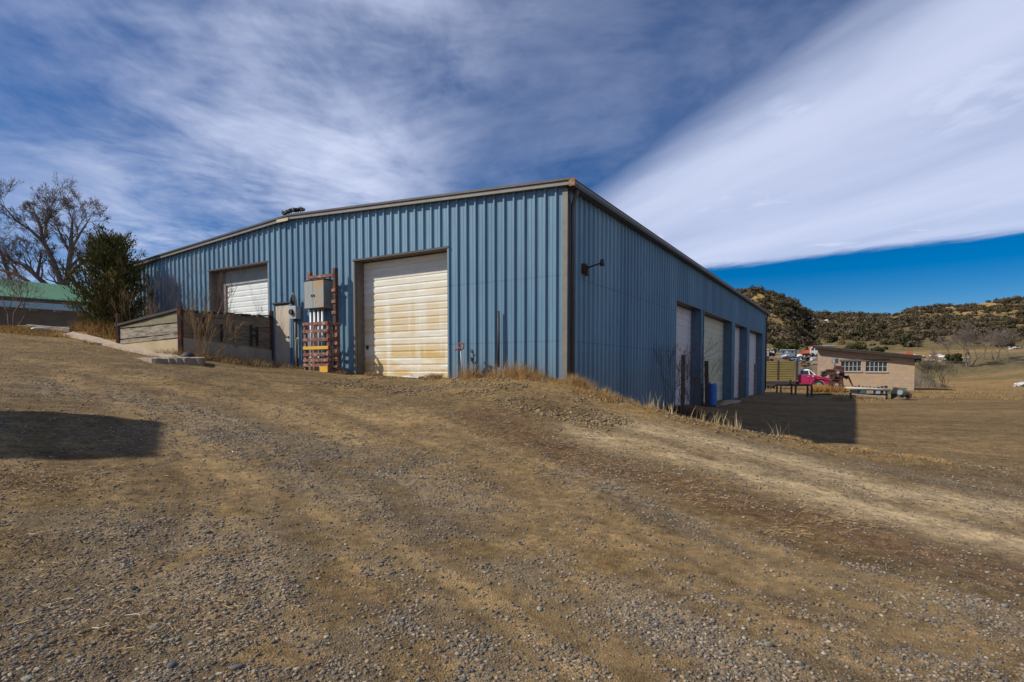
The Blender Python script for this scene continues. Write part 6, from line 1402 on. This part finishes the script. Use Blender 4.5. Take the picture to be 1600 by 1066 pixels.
    # pond-dam hedge / green-grey bank is part of the ground; bare tree in the field
    A = W(1512, 592, 96); g = gz(A.x, 96); t = branchy('field_tree', (A.x, 96, g), [((0, 0, 0), (.35, 0, 1), 1.9, .16), ((-.2, 0, 0), (-.35, .0, 1), 1.9, .14), ((.4, 0, 0), (.9, .1, .8), 1.9, .1), ((-.5, 0, 0), (-.9, .2, .8), 1.7, .08)], 7, simple('pale_grey_bark', (.20, .155, .13), (.14, .11, .09), 4), .80, .65, .35, (2, 2), .012, .08, 3, seed=61); tag(t, 'wide bare greyish tree standing in the field on the right', 'tree')
    A = W(1556, 594, 99); g = gz(A.x, 99); t = branchy('field_tree', (A.x, 99, g), [((rnd.gauss(0, 1.2), rnd.gauss(0, .6), 0), (rnd.gauss(0, .3), 0, 1), 1.5, .06) for k in range(7)], 6, bpy.data.materials['pale_grey_bark'], .8, .6, .35, (2, 2), .012, .08, 3, seed=62); tag(t, 'lower bare grey thicket right of the field tree', 'thicket')
    A = W(1440, 600, 68); t = branchy('roadside_brush', (A.x, 68, gz(A.x, 68)), [((rnd.uniform(-1.2, 3.2), rnd.gauss(0, .6), 0), (rnd.gauss(0, .35), 0, 1), 1.05, .03) for k in range(16)], 5, simple('dark_brush', (.11, .09, .055), (.07, .06, .04), 3), .8, .6, .35, (2, 2), .01, .1, 3, seed=63, parts=False); tag(t, 'dark tangled brush against the right end of the stone house', 'brush')
    # individual junipers on the tan slope
    def jun(px, py, Y, w, h, lab, dk=1):
        A = W(px, py, Y); z0 = float(hillz(np.array(A.x), np.array(Y))) if Y > 150 else gz(A.x, Y); e = empty('juniper', (A.x, Y, z0), 0, lab, 'juniper'); n = 16
        C = np.stack([RNG.normal(0, w*.28, n), RNG.normal(0, w*.25, n), RNG.uniform(.25, .78, n)*h], -1); Rr = RNG.uniform(.2, .36, n)*h; tn = np.array([(.05, .055, .018)])*RNG.uniform(.6, 1.4, (n, 1))*dk
        V, F, T = leaf_cloud(2600, C, Rr, .16, lambda k, p: tn[k]*RNG.uniform(.6, 1.5, (len(k), 1))); o = np_mesh('crown', V, F, M_FOL, False, T); o.parent = e
        MB().tube([(0, 0, -.3), (.05, 0, h*.6)], [.18, .06], 7).build('trunk', M_BARK, e)
    for a in ((1224, 533, 158, 4.2, 3.2, 'broad low juniper clump on the tan slope above the mobile home'), (1237, 533, 160, 3.2, 2.8, 'smaller juniper touching the broad clump on the tan slope'), (1205, 542, 135, 1.8, 1.5, 'small round juniper above the camper trailer'), (1333, 545, 120, 5.0, 3.4, 'large yellow-green juniper rising behind the stone house roof'), (1374, 548, 125, 2.2, 1.5, 'small juniper behind the middle of the stone house roof'), (1265, 528, 166, 1.6, 1.6, 'small dark juniper at the foot of the rocky hill'), (1489, 592, 100, 1.8, 1.8, 'low green shrub by the white debris in the field')): jun(*a)
    # white rocks on the left hill
    P = []
    for cx, cy, wx, wy, n in ((1262, 500, 14, 5, 26), (1240, 479, 5, 4, 6), (1282, 511, 10, 4, 10), (1232, 492, 8, 5, 6), (1300, 505, 14, 6, 6)):
        for k in range(n): P.append((rnd.gauss(cx, wx*.6), rnd.gauss(cy, wy*.6)))
    PP = []
    for px, py in P:
        d = ray(px, py); t = 150
        while t < 330 and d[2]*t+H0 > float(hillz(np.array(d[0]*t), np.array(d[1]*t))): t += 2
        PP.append((d[0]*t, d[1]*t, d[2]*t+H0+.3))
    PP = np.array(PP); o = scatter_blobs('pale_hillside_rocks', PP, RNG.uniform(.5, 1.1, len(PP)), np.full((len(PP), 3), .5), M_STONE, 1, .25, (1.3, .9, .7), .3); tag(o, 'pale rocks strewn down the rocky hill', 'rocks', None, 'stuff')
far_things()
